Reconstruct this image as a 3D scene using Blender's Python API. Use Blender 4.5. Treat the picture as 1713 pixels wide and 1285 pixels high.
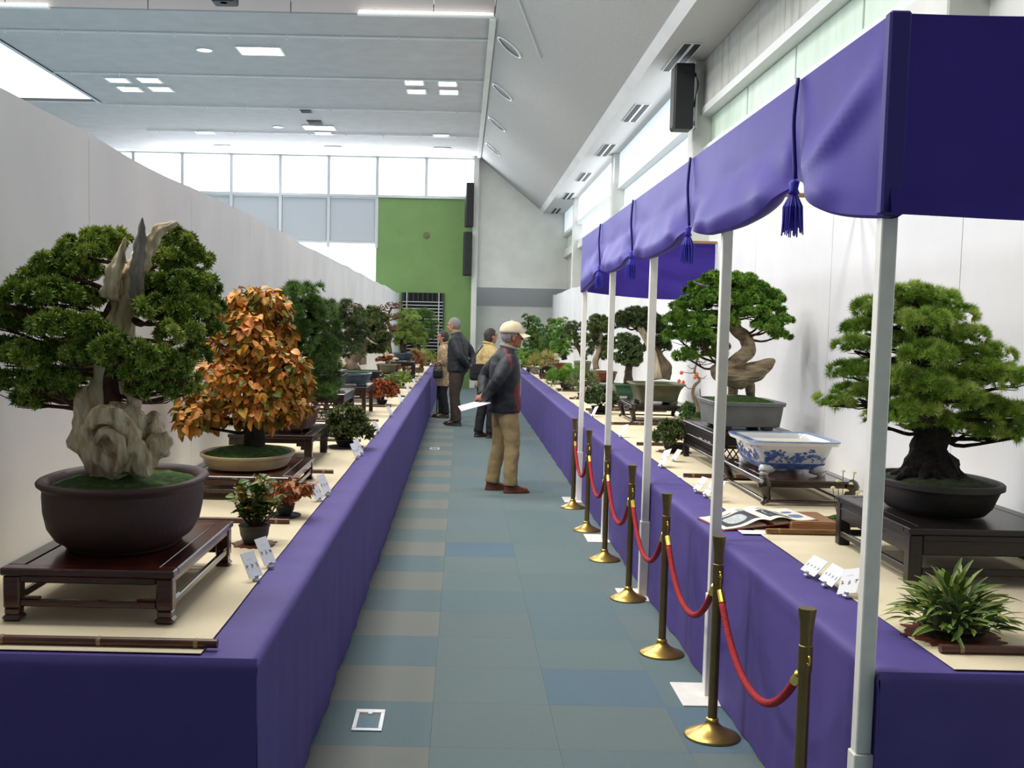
import bpy, math, random
import numpy as np
from mathutils import Vector, Matrix, noise as mnoise

for o in list(bpy.data.objects): bpy.data.objects.remove(o)
scene = bpy.context.scene
C = scene.collection
rnd = random.Random(7)
rng = np.random.default_rng(11)

# ---------------------------------------------------------------- camera
F = 1830.0; PITCH = math.radians(4.4); ROLL = 0.021; CAMH = 1.62
PPX, PPY = 770.0, 685.8
_fw = Vector((0, math.cos(PITCH), -math.sin(PITCH))); _rt = Vector((1, 0, 0)); _up = _rt.cross(_fw)
CR = _rt*math.cos(ROLL) + _up*math.sin(ROLL)
CU = _up*math.cos(ROLL) - _rt*math.sin(ROLL)
cd = bpy.data.cameras.new('camera'); cam = bpy.data.objects.new('camera', cd); C.objects.link(cam)
cd.sensor_width = 36.0; cd.lens = F/1713*36.0
cd.shift_x = (856.5-PPX)/1713; cd.shift_y = (PPY-642.5)/1713
cd.clip_end = 200
m3 = Matrix((CR, CU, -_fw)).transposed()
cam.matrix_world = Matrix.Translation((0, 0, CAMH)) @ m3.to_4x4()
scene.camera = cam
def ray(x, y): return _fw + CR*((x-PPX)/F) + CU*((PPY-y)/F)
def at(x, y, Y):
    d = ray(x, y); return Vector((0, 0, CAMH)) + d*(Y/d.y)
def atz(x, y, z):
    d = ray(x, y); return Vector((0, 0, CAMH)) + d*((z-CAMH)/d.z)
def atx(x, y, X):
    d = ray(x, y); return Vector((0, 0, CAMH)) + d*(X/d.x)

# ---------------------------------------------------------------- world, light, exposure
w = bpy.data.worlds.new('world'); scene.world = w; w.use_nodes = True
w.node_tree.nodes['Background'].inputs[0].default_value = (0.75, 0.87, 1.0, 1)
w.node_tree.nodes['Background'].inputs[1].default_value = 1.0
scene.view_settings.view_transform = 'Standard'; scene.view_settings.look = 'None'
scene.view_settings.exposure = 0.0; scene.view_settings.gamma = 1.0
scene.view_settings.use_curve_mapping = False
LK = 0.68
def area(name, loc, sx, sy, power, col, rot):
    l = bpy.data.lights.new(name, 'AREA'); l.shape = 'RECTANGLE'; l.size = sx; l.size_y = sy
    l.energy = power*LK; l.color = col
    o = bpy.data.objects.new(name, l); C.objects.link(o); o.location = loc; o.rotation_euler = rot
    return o
DAY = (0.90, 0.95, 1.0); WARM = (1.0, 0.975, 0.93)
# daylight through the ceiling skylight of the hall, the far windows and the clerestory on the right
area('skylight_light', (-8.9, 12.0, 6.1), 2.8, 18, 1500, DAY, (0, 0, 0))
area('far_window_light', (-3.8, 28.35, 5.45), 8.0, 0.9, 280, DAY, (math.radians(-90), 0, 0))
area('clerestory_light', (2.52, 18.9, 4.3), 0.4, 12.6, 60, DAY, (0, math.radians(90), 0))
# added area lights overhead, no luminaires built for them (rows over the aisle and the hall beside it)
for ly in (4.4, 8.4, 12.0):
    area('overhead_fill_light', (-1.6, ly, 7.1), 2.4, 1.2, 330, WARM, (0, 0, 0))
    area('overhead_fill_light', (-5.4, ly, 7.1), 2.4, 1.2, 300, WARM, (0, 0, 0))
for ly in (18.3, 24.0):  # added too, following the lamps of the flat ceiling only loosely
    area('overhead_fill_light', (-1.3, ly, 5.86), 1.6, 1.0, 150, WARM, (0, 0, 0))
    area('overhead_fill_light', (-5.4, ly, 5.86), 1.6, 1.0, 150, WARM, (0, 0, 0))

# ---------------------------------------------------------------- materials
def s2l(c): return tuple(((v/255)/12.92 if v/255 <= 0.04045 else ((v/255+0.055)/1.055)**2.4) for v in c)
MATS = {}
def mat(name, col, rough=0.6, metal=0.0, col2=None, scale=20.0, bump=0.0, bscale=None, stretch=(1, 1, 1), detail=4, src='noise', emit=None, spec=None, coat=0.0, sheen=0.0, band=(0.35, 0.65), alpha=None, trans=0.0):
    """principled material; col/col2 blended by a noise, a per-face tint or the object's own random value"""
    m = bpy.data.materials.new(name); m.use_nodes = True; MATS[name] = m
    nt = m.node_tree; N = nt.nodes; L = nt.links; b = N['Principled BSDF']
    c1 = s2l(col)+(1,); b.inputs['Base Color'].default_value = c1
    b.inputs['Roughness'].default_value = rough; b.inputs['Metallic'].default_value = metal
    if spec is not None: b.inputs['Specular IOR Level'].default_value = spec
    if coat: b.inputs['Coat Weight'].default_value = coat; b.inputs['Coat Roughness'].default_value = 0.12
    if sheen: b.inputs['Sheen Weight'].default_value = sheen; b.inputs['Sheen Roughness'].default_value = 0.5
    if trans: b.inputs['Transmission Weight'].default_value = trans
    if emit:
        b.inputs['Emission Color'].default_value = s2l(emit[0])+(1,); b.inputs['Emission Strength'].default_value = emit[1]
    tc = None
    if col2 or bump:
        tc = N.new('ShaderNodeTexCoord'); mp = N.new('ShaderNodeMapping'); mp.inputs['Scale'].default_value = stretch
        L.new(tc.outputs['Object'], mp.inputs['Vector'])
    if col2:
        cr = N.new('ShaderNodeValToRGB')
        cols = [col]+list(col2 if isinstance(col2, list) else [col2])
        el = cr.color_ramp.elements
        while len(el) < len(cols): el.new(0.5)
        for i, cc in enumerate(cols):
            el[i].position = band[0]+(band[1]-band[0])*i/(len(cols)-1); el[i].color = s2l(cc)+(1,)
        if src == 'noise':
            n = N.new('ShaderNodeTexNoise'); n.inputs['Scale'].default_value = scale; n.inputs['Detail'].default_value = detail
            L.new(mp.outputs[0], n.inputs['Vector']); L.new(n.outputs['Fac'], cr.inputs['Fac'])
        elif src == 'tint':
            a = N.new('ShaderNodeAttribute'); a.attribute_name = 'tint'; L.new(a.outputs['Fac'], cr.inputs['Fac'])
        elif src == 'rand':
            a = N.new('ShaderNodeObjectInfo'); L.new(a.outputs['Random'], cr.inputs['Fac'])
        L.new(cr.outputs['Color'], b.inputs['Base Color'])
    if bump:
        n2 = N.new('ShaderNodeTexNoise'); n2.inputs['Scale'].default_value = bscale or scale; n2.inputs['Detail'].default_value = 5
        L.new(mp.outputs[0], n2.inputs['Vector'])
        bp = N.new('ShaderNodeBump'); bp.inputs['Strength'].default_value = bump; bp.inputs['Distance'].default_value = 0.02
        L.new(n2.outputs['Fac'], bp.inputs['Height']); L.new(bp.outputs['Normal'], b.inputs['Normal'])
    return m
M = MATS
mat('ceiling', (192, 188, 188), 0.9, col2=(185, 181, 181), scale=3, bump=0.04, bscale=60)
mat('slope', (192, 190, 188), 0.9, col2=(168, 167, 166), scale=90, bump=0.25, bscale=90)
mat('wall_white', (226, 227, 222), 0.85, col2=(216, 217, 212), scale=2)
mat('wall_stain', (190, 190, 186), 0.8, col2=(142, 140, 134), scale=3.0, stretch=(1, 2.5, 0.7), band=(0.5, 0.85))
mat('band_grey', (206, 208, 212), 0.85)
mat('green_wall', (120, 152, 92), 0.8, col2=(114, 146, 88), scale=2)
mat('panel_white', (240, 240, 241), 0.75, col2=(229, 229, 232), scale=1.2, bump=0.02, bscale=40)
mat('panel_joint', (214, 214, 217), 0.85)
mat('window_glow', (255, 255, 255), 0.4, emit=((238, 246, 255), 5.0))
mat('window_soft', (206, 222, 208), 0.5, emit=((214, 236, 222), 0.12), col2=(188, 204, 190), scale=2.5, stretch=(1, 2, .6))
mat('window_mid', (240, 246, 250), 0.5, emit=((222, 238, 252), 0.55))
mat('window_clere', (250, 252, 255), 0.5, emit=((232, 244, 255), 1.3))
mat('frosted_grey', (188, 192, 198), 0.5)
mat('sky_panel', (250, 250, 250), 0.6, emit=((238, 244, 250), 0.75))
mat('alu', (190, 194, 198), 0.4, 0.7)
mat('frame_white', (225, 228, 228), 0.5)
mat('lamp_on', (255, 255, 250), 0.4, emit=((255, 252, 240), 7.0))
mat('lamp_dim', (240, 243, 244), 0.4, emit=((235, 245, 250), 1.2))
mat('dark', (28, 27, 30), 0.6)
mat('fascia', (156, 152, 154), 0.9)
mat('soffit', (198, 198, 196), 0.85)
mat('painted_dark', (22, 20, 22), 0.9)
mat('vent', (92, 90, 92), 0.6)
mat('speaker_black', (26, 27, 30), 0.55, col2=(34, 35, 38), scale=300)
mat('carpet', (104, 130, 140), 0.95, col2=(118, 141, 148), scale=160, bump=0.35, bscale=260, detail=3)
mat('carpet_base', (110, 128, 132), 0.95)
mat('tile_teal', (108, 127, 129), 0.95, col2=[(113, 131, 131), (114, 128, 128), (106, 127, 133)], src='rand', band=(0, 1), bump=0.5, bscale=330)
mat('tile_blue', (100, 124, 138), 0.95, bump=0.5, bscale=330)
mat('tile_beige', (136, 138, 130), 0.95, col2=(130, 135, 129), src='rand', band=(0, 1), bump=0.5, bscale=330)
mat('purple_cloth', (82, 67, 142), 0.7, col2=(76, 61, 135), scale=6, bump=0.05, bscale=500, spec=.5)
mat('canopy_cloth', (70, 53, 154), 0.5, col2=(65, 48, 146), scale=5, bump=0.03, bscale=700, spec=.16)
mat('cord', (48, 34, 128), 0.6)
mat('tassel', (44, 36, 168), 0.6)
mat('paper_cream', (236, 222, 190), 0.85, col2=(231, 216, 182), scale=3, bump=0.05, bscale=120)
mat('paper_white', (245, 245, 245), 0.7)
mat('card', (240, 243, 248), 0.6)
mat('ink', (90, 92, 105), 0.8)
mat('post_paint', (248, 245, 236), 0.45, col2=(240, 237, 228), scale=14)
mat('brass', (190, 160, 90), 0.32, 0.9, col2=(172, 142, 76), scale=8)
mat('brass_old', (134, 116, 72), 0.42, 0.75, col2=(120, 104, 64), scale=10)
mat('gold', (236, 200, 90), 0.2, 1.0)
mat('rope_red', (176, 14, 28), 0.75, col2=(152, 10, 22), scale=60, bump=0.4, bscale=160)
mat('rosewood', (70, 28, 18), 0.24, col2=(46, 18, 13), scale=9, stretch=(1, 1, 8), coat=0.35)
mat('rosewood_panel', (92, 40, 20), 0.2, col2=(62, 24, 14), scale=7, stretch=(6, .7, 6), coat=0.45)
mat('ebony', (26, 21, 22), 0.36, col2=(34, 27, 26), scale=8, stretch=(1, 1, 7), coat=0.12, spec=.35)
mat('ebony_brown', (44, 27, 23), 0.25, col2=(33, 20, 18), scale=8, stretch=(1, 1, 7), coat=0.4)
mat('oak', (164, 116, 76), 0.5, col2=(142, 96, 60), scale=8, stretch=(1, 6, 6))
mat('pole_wood', (176, 140, 96), 0.6, col2=(156, 120, 80), scale=6)
mat('slab_red', (122, 60, 38), 0.5, col2=(96, 44, 30), scale=14)
mat('bamboo', (96, 58, 42), 0.35, col2=(70, 38, 30), scale=10, stretch=(1, 6, 6))
mat('bamboo_tan', (150, 112, 62), 0.35, col2=(118, 80, 46), scale=10, stretch=(1, 6, 6))
mat('bamboo_node', (150, 122, 84), 0.5)
mat('pot_brown', (72, 48, 42), 0.62, col2=(58, 38, 36), scale=5, bump=0.12, bscale=50)
mat('pot_cream', (206, 190, 148), 0.3, col2=(190, 172, 130), scale=6)
mat('pot_red', (104, 54, 42), 0.5, col2=(88, 46, 38), scale=6)
mat('pot_grey', (132, 134, 130), 0.4, col2=(112, 114, 110), scale=5)
mat('pot_black', (48, 44, 42), 0.55, col2=(38, 35, 34), scale=6, bump=0.1, bscale=60)
mat('pot_blue', (86, 100, 110), 0.25, col2=(70, 84, 94), scale=6)
mat('pot_olive', (110, 108, 76), 0.5, col2=(92, 92, 66), scale=6)
mat('pot_green', (56, 92, 72), 0.3, col2=(46, 80, 62), scale=6)
mat('pot_rust', (118, 58, 40), 0.45, col2=(98, 46, 34), scale=6)
mat('porcelain', (232, 234, 232), 0.15, col2=(222, 226, 228), scale=6, coat=0.4)
mat('cobalt', (52, 82, 160), 0.2, col2=(96, 126, 186), scale=30, coat=0.4)
mat('cobalt_pale', (120, 150, 202), 0.2, col2=(72, 104, 172), scale=40, coat=0.4)
mat('sand', (222, 216, 196), 0.9)
mat('moss', (58, 96, 24), 0.95, col2=[(42, 74, 18), (84, 116, 34)], scale=26, bump=0.8, bscale=90, band=(.3, .7))
mat('moss_dark', (56, 70, 32), 0.95, col2=(40, 46, 26), scale=30, bump=0.8, bscale=90)
mat('bark', (74, 56, 44), 0.9, col2=(44, 34, 28), scale=26, bump=0.9, bscale=60, stretch=(1, 1, .5))
mat('bark_dark', (48, 40, 32), 0.95, col2=(28, 26, 20), scale=30, bump=1.0, bscale=60)
mat('bark_red', (96, 62, 46), 0.85, col2=(64, 42, 34), scale=26, bump=0.6, bscale=60, stretch=(1, 1, .4))
mat('bark_pale', (146, 128, 104), 0.85, col2=(112, 96, 78), scale=26, bump=0.5, bscale=60, stretch=(1, 1, .4))
mat('deadwood', (240, 226, 196), 0.8, col2=[(214, 194, 158), (142, 118, 88)], scale=34, bump=0.8, bscale=46, stretch=(1, 1, .22), band=(.36, .72))
mat('deadwood_grey', (150, 142, 134), 0.8, col2=[(128, 120, 112), (96, 88, 80)], scale=34, bump=0.7, bscale=46, stretch=(1, 1, .18), band=(.36, .72))
mat('stone_tan', (176, 160, 130), 0.8, col2=[(150, 132, 104), (104, 90, 70)], scale=24, bump=0.8, bscale=40, stretch=(.4, 1, 1.6), band=(.34, .72))
def folmat(name, a, b, c, rough=0.55):
    return mat(name, a, rough, col2=[b, c], src='tint', band=(0, 1))
folmat('fol_juniper', (86, 112, 34), (126, 152, 54), (176, 190, 92))
folmat('fol_juniper_b', (48, 82, 40), (70, 108, 54), (98, 132, 76))
folmat('fol_pine', (58, 92, 36), (86, 124, 50), (120, 152, 72))
folmat('fol_pine_bright', (108, 146, 40), (160, 194, 70), (216, 230, 130))
folmat('fol_shimpaku', (76, 120, 34), (114, 160, 52), (160, 196, 88))
folmat('fol_dark', (54, 74, 36), (78, 98, 50), (106, 122, 72))
folmat('fol_olive', (64, 84, 40), (90, 106, 54), (118, 128, 74))
folmat('fol_light', (96, 128, 48), (128, 156, 66), (160, 178, 92))
folmat('fol_fern', (64, 92, 34), (104, 132, 52), (160, 172, 88))
folmat('fol_rust', (120, 56, 30), (160, 84, 44), (176, 116, 64))
folmat('fol_yellow', (140, 132, 66), (176, 160, 92), (190, 176, 120))
folmat('fol_mix', (58, 88, 34), (96, 124, 50), (176, 120, 52))
folmat('fol_orange', (98, 112, 46), (200, 148, 54), (236, 152, 72))
folmat('fol_bud', (120, 74, 66), (150, 104, 92), (110, 84, 76))
mat('leaf_autumn', (96, 112, 48), 0.5, col2=[(126, 130, 50), (196, 152, 52), (224, 158, 58), (236, 148, 64), (244, 184, 108), (226, 118, 62), (176, 140, 54)], src='rand', band=(0, 1))
mat('leaf_fern', (60, 88, 32), 0.5, col2=[(94, 124, 46), (124, 148, 62), (172, 178, 96)], src='rand', band=(0, 1))
mat('leaf_shrub', (52, 84, 34), 0.5, col2=[(84, 116, 48), (120, 140, 62), (192, 128, 60)], src='rand', band=(0, 1))
mat('leaf_rust', (150, 78, 40), 0.5, col2=[(184, 112, 60), (176, 130, 72)], src='rand', band=(0, 1))
mat('persimmon', (226, 96, 52), 0.35)
mat('blossom', (236, 222, 180), 0.6)
mat('skin', (190, 140, 112), 0.55, col2=(180, 128, 100), scale=12)
mat('skin_tan', (160, 108, 82), 0.55, col2=(150, 98, 74), scale=12)
mat('hair_grey', (150, 148, 146), 0.7, col2=(96, 94, 94), scale=120, stretch=(1, 1, .3))
mat('hair_dark', (40, 34, 32), 0.6, col2=(60, 52, 48), scale=120, stretch=(1, 1, .3))
mat('eye', (30, 24, 22), 0.3)
mat('lip', (140, 84, 72), 0.5)
mat('cap', (226, 214, 184), 0.8, col2=(212, 198, 166), scale=10, bump=.1, bscale=120)
mat('navy', (20, 24, 33), 0.6, col2=(28, 32, 42), scale=9, bump=0.12, bscale=22)
mat('maroon', (112, 24, 34), 0.65)
mat('collar_grey', (132, 128, 118), 0.8)
mat('khaki', (172, 150, 108), 0.85, col2=(156, 134, 94), scale=9, bump=0.25, bscale=16)
mat('brown_trouser', (74, 62, 52), 0.85, col2=(64, 54, 46), scale=9, bump=0.2, bscale=16)
mat('black_trouser', (30, 28, 32), 0.8, bump=0.15, bscale=16)
mat('shoe_brown', (112, 62, 40), 0.4, col2=(88, 46, 30), scale=14)
mat('shoe_dark', (44, 38, 36), 0.45)
mat('coat_beige', (190, 166, 132), 0.85, col2=[(150, 126, 98), (206, 184, 152)], scale=26, bump=0.15)
mat('quilt_yellow', (210, 186, 130), 0.8, col2=(184, 158, 104), scale=30, bump=0.4)
mat('bag_black', (26, 25, 28), 0.45)
mat('leaflet', (226, 222, 238), 0.6, col2=[(190, 176, 212), (244, 242, 246)], scale=22)
mat('picture_dark', (52, 56, 64), 0.5)
mat('picture_pale', (206, 206, 204), 0.5, col2=(170, 182, 190), scale=60)
mat('picture_blue', (110, 134, 176), 0.5)
mat('book_cover', (140, 50, 56), 0.5)
mat('page', (238, 232, 214), 0.7)
mat('iron', (70, 70, 72), 0.5, 0.5)

# ---------------------------------------------------------------- mesh helpers
class MB:
    def __init__(s): s.v = []; s.f = []; s.mi = []
    def add(s, vs, fs, mi=0):
        b = len(s.v); s.v += [tuple(p) for p in vs]; s.f += [tuple(i+b for i in q) for q in fs]; s.mi += [mi]*len(fs)
        return s
    def box(s, x0, x1, y0, y1, z0, z1, mi=0):
        v = [(x, y, z) for z in (z0, z1) for y in (y0, y1) for x in (x0, x1)]
        return s.add(v, [(0, 2, 3, 1), (4, 5, 7, 6), (0, 1, 5, 4), (2, 6, 7, 3), (0, 4, 6, 2), (1, 3, 7, 5)], mi)
    def cbox(s, x0, x1, y0, y1, z0, z1, c=0.004, mi=0):
        """box with chamfered edges"""
        c = min(c, (x1-x0)*.45, (y1-y0)*.45, (z1-z0)*.45)
        X = (x0, x1); Y = (y0, y1); Z = (z0, z1); v = []; idx = {}
        for i in (0, 1):
            for j in (0, 1):
                for k in (0, 1):
                    sx, sy, sz = (1 if i == 0 else -1)*c, (1 if j == 0 else -1)*c, (1 if k == 0 else -1)*c
                    for a, p in enumerate(((X[i], Y[j]+sy, Z[k]+sz), (X[i]+sx, Y[j], Z[k]+sz), (X[i]+sx, Y[j]+sy, Z[k]))):
                        idx[i, j, k, a] = len(v); v.append(p)
        f = []
        for i in (0, 1):
            q = [idx[i, 0, 0, 0], idx[i, 1, 0, 0], idx[i, 1, 1, 0], idx[i, 0, 1, 0]]; f.append(q[::-1] if i == 0 else q)
            q = [idx[0, i, 0, 1], idx[0, i, 1, 1], idx[1, i, 1, 1], idx[1, i, 0, 1]]; f.append(q[::-1] if i == 0 else q)
            q = [idx[0, 0, i, 2], idx[1, 0, i, 2], idx[1, 1, i, 2], idx[0, 1, i, 2]]; f.append(q[::-1] if i == 0 else q)
        for a in (0, 1):
            for b in (0, 1):
                f.append((idx[a, b, 0, 0], idx[a, b, 1, 0], idx[a, b, 1, 1], idx[a, b, 0, 1]) if a == b else (idx[a, b, 0, 1], idx[a, b, 1, 1], idx[a, b, 1, 0], idx[a, b, 0, 0]))
                f.append((idx[a, 0, b, 0], idx[a, 0, b, 2], idx[a, 1, b, 2], idx[a, 1, b, 0]) if a != b else (idx[a, 1, b, 0], idx[a, 1, b, 2], idx[a, 0, b, 2], idx[a, 0, b, 0]))
                f.append((idx[0, a, b, 1], idx[0, a, b, 2], idx[1, a, b, 2], idx[1, a, b, 1]) if a == b else (idx[1, a, b, 1], idx[1, a, b, 2], idx[0, a, b, 2], idx[0, a, b, 1]))
                for k in (0, 1):
                    t = (idx[a, b, k, 0], idx[a, b, k, 1], idx[a, b, k, 2]); f.append(t if (a+b+k) % 2 else t[::-1])
        return s.add(v, f, mi)
    def bar(s, p, q, w, h=None, mi=0):
        """square bar from p to q"""
        h = h or w; p = Vector(p); q = Vector(q); d = (q-p).normalized()
        a = d.cross(Vector((0, 0, 1)));
        if a.length < 1e-3: a = Vector((1, 0, 0))
        a.normalize(); b = d.cross(a).normalized()
        v = [e+a*sx*w/2+b*sy*h/2 for e in (p, q) for sx, sy in ((-1, -1), (1, -1), (1, 1), (-1, 1))]
        return s.add(v, [(0, 1, 2, 3), (7, 6, 5, 4), (0, 4, 5, 1), (1, 5, 6, 2), (2, 6, 7, 3), (3, 7, 4, 0)], mi)
    def tube(s, path, radii, seg=10, res=1, flute=None, wob=0.0, ws=8.0, mi=0, caps=True, flat=1.0, seed=0.0):
        P, Rr = spline(path, radii, res)
        n = len(P); t0 = (P[1]-P[0]).normalized()
        up = Vector((0, 1, 0)) if abs(t0.y) < .9 else Vector((1, 0, 0))
        a = t0.cross(up).normalized(); rings = []
        for i in range(n):
            t = (P[min(i+1, n-1)]-P[max(i-1, 0)]); t = t.normalized() if t.length > 1e-9 else t0
            a = (a-t*a.dot(t)).normalized(); b = t.cross(a)
            ring = []
            for k in range(seg):
                th = 2*math.pi*k/seg; r = Rr[i]
                if flute: r *= 1+flute[1]*math.sin(flute[0]*th+flute[2]*i/n*6.28+seed)
                d = a*math.cos(th)+b*math.sin(th)*flat
                if wob: r *= 1+wob*mnoise.noise((P[i]+d*Rr[i])*ws+Vector((seed, seed*1.7, 0)))
                ring.append(P[i]+d*r)
            rings.append(ring)
        v = [p for r in rings for p in r]; f = []
        for i in range(n-1):
            for k in range(seg):
                k2 = (k+1) % seg; f.append((i*seg+k, i*seg+k2, (i+1)*seg+k2, (i+1)*seg+k))
        if caps: f.append(tuple(range(seg))[::-1]); f.append(tuple((n-1)*seg+k for k in range(seg)))
        return s.add(v, f, mi)
    def lathe(s, prof, seg=24, cx=0, cy=0, mi=0, caps=True):
        v = []; f = []; n = len(prof)
        for r, z in prof:
            for k in range(seg): th = 2*math.pi*k/seg; v.append((cx+r*math.cos(th), cy+r*math.sin(th), z))
        for i in range(n-1):
            for k in range(seg): k2 = (k+1) % seg; f.append((i*seg+k, i*seg+k2, (i+1)*seg+k2, (i+1)*seg+k))
        if caps: f.append(tuple(range(seg))[::-1]); f.append(tuple((n-1)*seg+k for k in range(seg)))
        return s.add(v, f, mi)
    def ovals(s, secs, n=2.0, seg=40, mi=0, cap0=True, cap1=True):
        """stack of super-ellipse sections (z, a, b)"""
        v = []; f = []
        for z, a, b in secs:
            for k in range(seg):
                th = 2*math.pi*(k+.5)/seg; c, sn = math.cos(th), math.sin(th)
                v.append((a*math.copysign(abs(c)**(2/n), c), b*math.copysign(abs(sn)**(2/n), sn), z))
        for i in range(len(secs)-1):
            for k in range(seg): k2 = (k+1) % seg; f.append((i*seg+k, i*seg+k2, (i+1)*seg+k2, (i+1)*seg+k))
        if cap0: f.append(tuple(range(seg))[::-1])
        if cap1: f.append(tuple((len(secs)-1)*seg+k for k in range(seg)))
        return s.add(v, f, mi)
    def ball(s, c, r, seg=12, rings=8, mi=0):
        c = Vector(c); r = (r, r, r) if not hasattr(r, '__len__') else r
        v = [c+Vector((0, 0, -r[2]))]; f = []
        for i in range(1, rings):
            ph = -math.pi/2+math.pi*i/rings
            for k in range(seg): th = 2*math.pi*k/seg; v.append(c+Vector((r[0]*math.cos(ph)*math.cos(th), r[1]*math.cos(ph)*math.sin(th), r[2]*math.sin(ph))))
        v.append(c+Vector((0, 0, r[2]))); top = len(v)-1
        for k in range(seg):
            k2 = (k+1) % seg; f.append((0, 1+k2, 1+k)); f.append((top, 1+(rings-2)*seg+k, 1+(rings-2)*seg+k2))
            for i in range(rings-2): f.append((1+i*seg+k, 1+i*seg+k2, 1+(i+1)*seg+k2, 1+(i+1)*seg+k))
        return s.add(v, f, mi)
    def grid(s, fn, nu, nv, mi=0, flip=False):
        """surface fn(u,v) for u,v in 0..1"""
        v = [fn(i/nu, j/nv) for j in range(nv+1) for i in range(nu+1)]; f = []
        for j in range(nv):
            for i in range(nu):
                a = j*(nu+1)+i; q = (a, a+1, a+nu+2, a+nu+1); f.append(q[::-1] if flip else q)
        return s.add(v, f, mi)

def spline(path, radii, res):
    P = [Vector(p) for p in path]
    if not hasattr(radii, '__len__'): radii = [radii]*len(P)
    if res <= 1: return P, list(radii)
    oP = []; oR = []; n = len(P)
    for i in range(n-1):
        p0, p1, p2, p3 = P[max(i-1, 0)], P[i], P[i+1], P[min(i+2, n-1)]
        for k in range(res):
            t = k/res; t2, t3 = t*t, t*t*t
            oP.append(.5*((2*p1)+(p2-p0)*t+(2*p0-5*p1+4*p2-p3)*t2+(3*p1-p0-3*p2+p3)*t3))
            oR.append(radii[i]+(radii[i+1]-radii[i])*t)
    oP.append(P[-1]); oR.append(radii[-1])
    return oP, oR

def mesh_obj(name, me, mats, parent=None, loc=None, smooth=False):
    for m in (mats if isinstance(mats, (list, tuple)) else [mats]): me.materials.append(M[m] if isinstance(m, str) else m)
    if smooth: me.polygons.foreach_set('use_smooth', np.ones(len(me.polygons), dtype=bool))
    o = bpy.data.objects.new(name, me); C.objects.link(o)
    if parent: o.parent = parent
    if loc is not None: o.location = loc
    return o
def obj(name, mb, mats, parent=None, loc=None, smooth=False, kind=None):
    me = bpy.data.meshes.new(name); me.from_pydata([tuple(p) for p in mb.v], [], mb.f)
    if any(mb.mi): me.polygons.foreach_set('material_index', mb.mi)
    o = mesh_obj(name, me, mats, parent, loc, smooth)
    if kind: o['kind'] = kind
    return o
def fold(o, deg=35):
    """smooth shading that keeps edges sharper than deg"""
    try: o.data.set_sharp_from_angle(angle=math.radians(deg))
    except Exception: pass
    return o
def tag(o, label, cat, group=None):
    o['label'] = label; o['category'] = cat
    if group: o['group'] = group
    return o
def thing(name, label, cat, loc=(0, 0, 0), rz=0.0, group=None):
    o = bpy.data.objects.new(name, None); o.empty_display_size = 0.05; C.objects.link(o)
    o.location = loc; o.rotation_euler = (0, 0, rz)
    return tag(o, label, cat, group)
def struct(name, mb, mats, parent=None, smooth=False):
    o = obj(name, mb, mats, parent, smooth=smooth)
    if parent is None: o['kind'] = 'structure'
    return o
def sroot(name):
    o = bpy.data.objects.new(name, None); C.objects.link(o); o['kind'] = 'structure'; return o
def dup(o, parent=None, loc=None):
    c = o.copy(); C.objects.link(c)
    if parent: c.parent = parent
    if loc is not None: c.location = loc
    return c
def soup(name, V, mat_, parent, tint=None, nper=3, kind=None):
    """V: (N,nper,3) array of separate faces, tint: one value per face"""
    n = len(V); me = bpy.data.meshes.new(name)
    me.vertices.add(n*nper); me.vertices.foreach_set('co', np.ascontiguousarray(V, dtype=np.float32).ravel())
    me.loops.add(n*nper); me.loops.foreach_set('vertex_index', np.arange(n*nper, dtype=np.int32))
    me.polygons.add(n); me.polygons.foreach_set('loop_start', np.arange(0, n*nper, nper, dtype=np.int32))
    me.update(calc_edges=True)
    if tint is not None:
        a = me.attributes.new('tint', 'FLOAT', 'FACE'); a.data.foreach_set('value', np.asarray(tint, dtype=np.float32))
    o = mesh_obj(name, me, mat_, parent)
    if kind: o['kind'] = kind
    return o

# ---------------------------------------------------------------- foliage
def tuft(nb, length, width, spread, jit=.35, seed=1):
    """template of nb blades growing from the origin about +z; spread in radians; returns (nb,3,3)"""
    r = np.random.default_rng(seed); T = np.zeros((nb, 3, 3))
    for i in range(nb):
        ph = 2.39996*i+r.normal(0, .2); th = spread*math.sqrt((i+.5)/nb)
        d = np.array([math.sin(th)*math.cos(ph), math.sin(th)*math.sin(ph), math.cos(th)])
        s = np.cross(d, r.normal(size=3)); s /= np.linalg.norm(s)
        l = length*(1+jit*(r.random()-.5)); b = d*length*.06
        T[i, 0] = b-s*width/2; T[i, 1] = b+s*width/2; T[i, 2] = d*l
    return T
TUFTS = {
    'juniper': [tuft(18, 1.0, .46, 1.75, seed=i) for i in range(3)],
    'pine': [tuft(26, 1.0, .10, 1.25, seed=i+10) for i in range(3)],
    'soft': [tuft(12, 1.0, .60, 1.8, seed=i+20) for i in range(3)],
    'leafy': [tuft(7, 1.0, .75, 1.7, seed=i+30) for i in range(3)],
    'grass': [tuft(12, 1.0, .10, .75, seed=i+40) for i in range(3)],
}
def frames(D):
    D = D/np.linalg.norm(D, axis=1, keepdims=True)
    ref = np.where(np.abs(D[:, 2:3]) < .9, np.array([[0, 0, 1.]]), np.array([[1., 0, 0]]))
    A = np.cross(ref, D); A /= np.linalg.norm(A, axis=1, keepdims=True); B = np.cross(D, A)
    sp = rng.random(len(D))*6.283; c = np.cos(sp)[:, None]; s = np.sin(sp)[:, None]
    return np.stack([A*c+B*s, B*c-A*s, D], axis=2)
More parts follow.
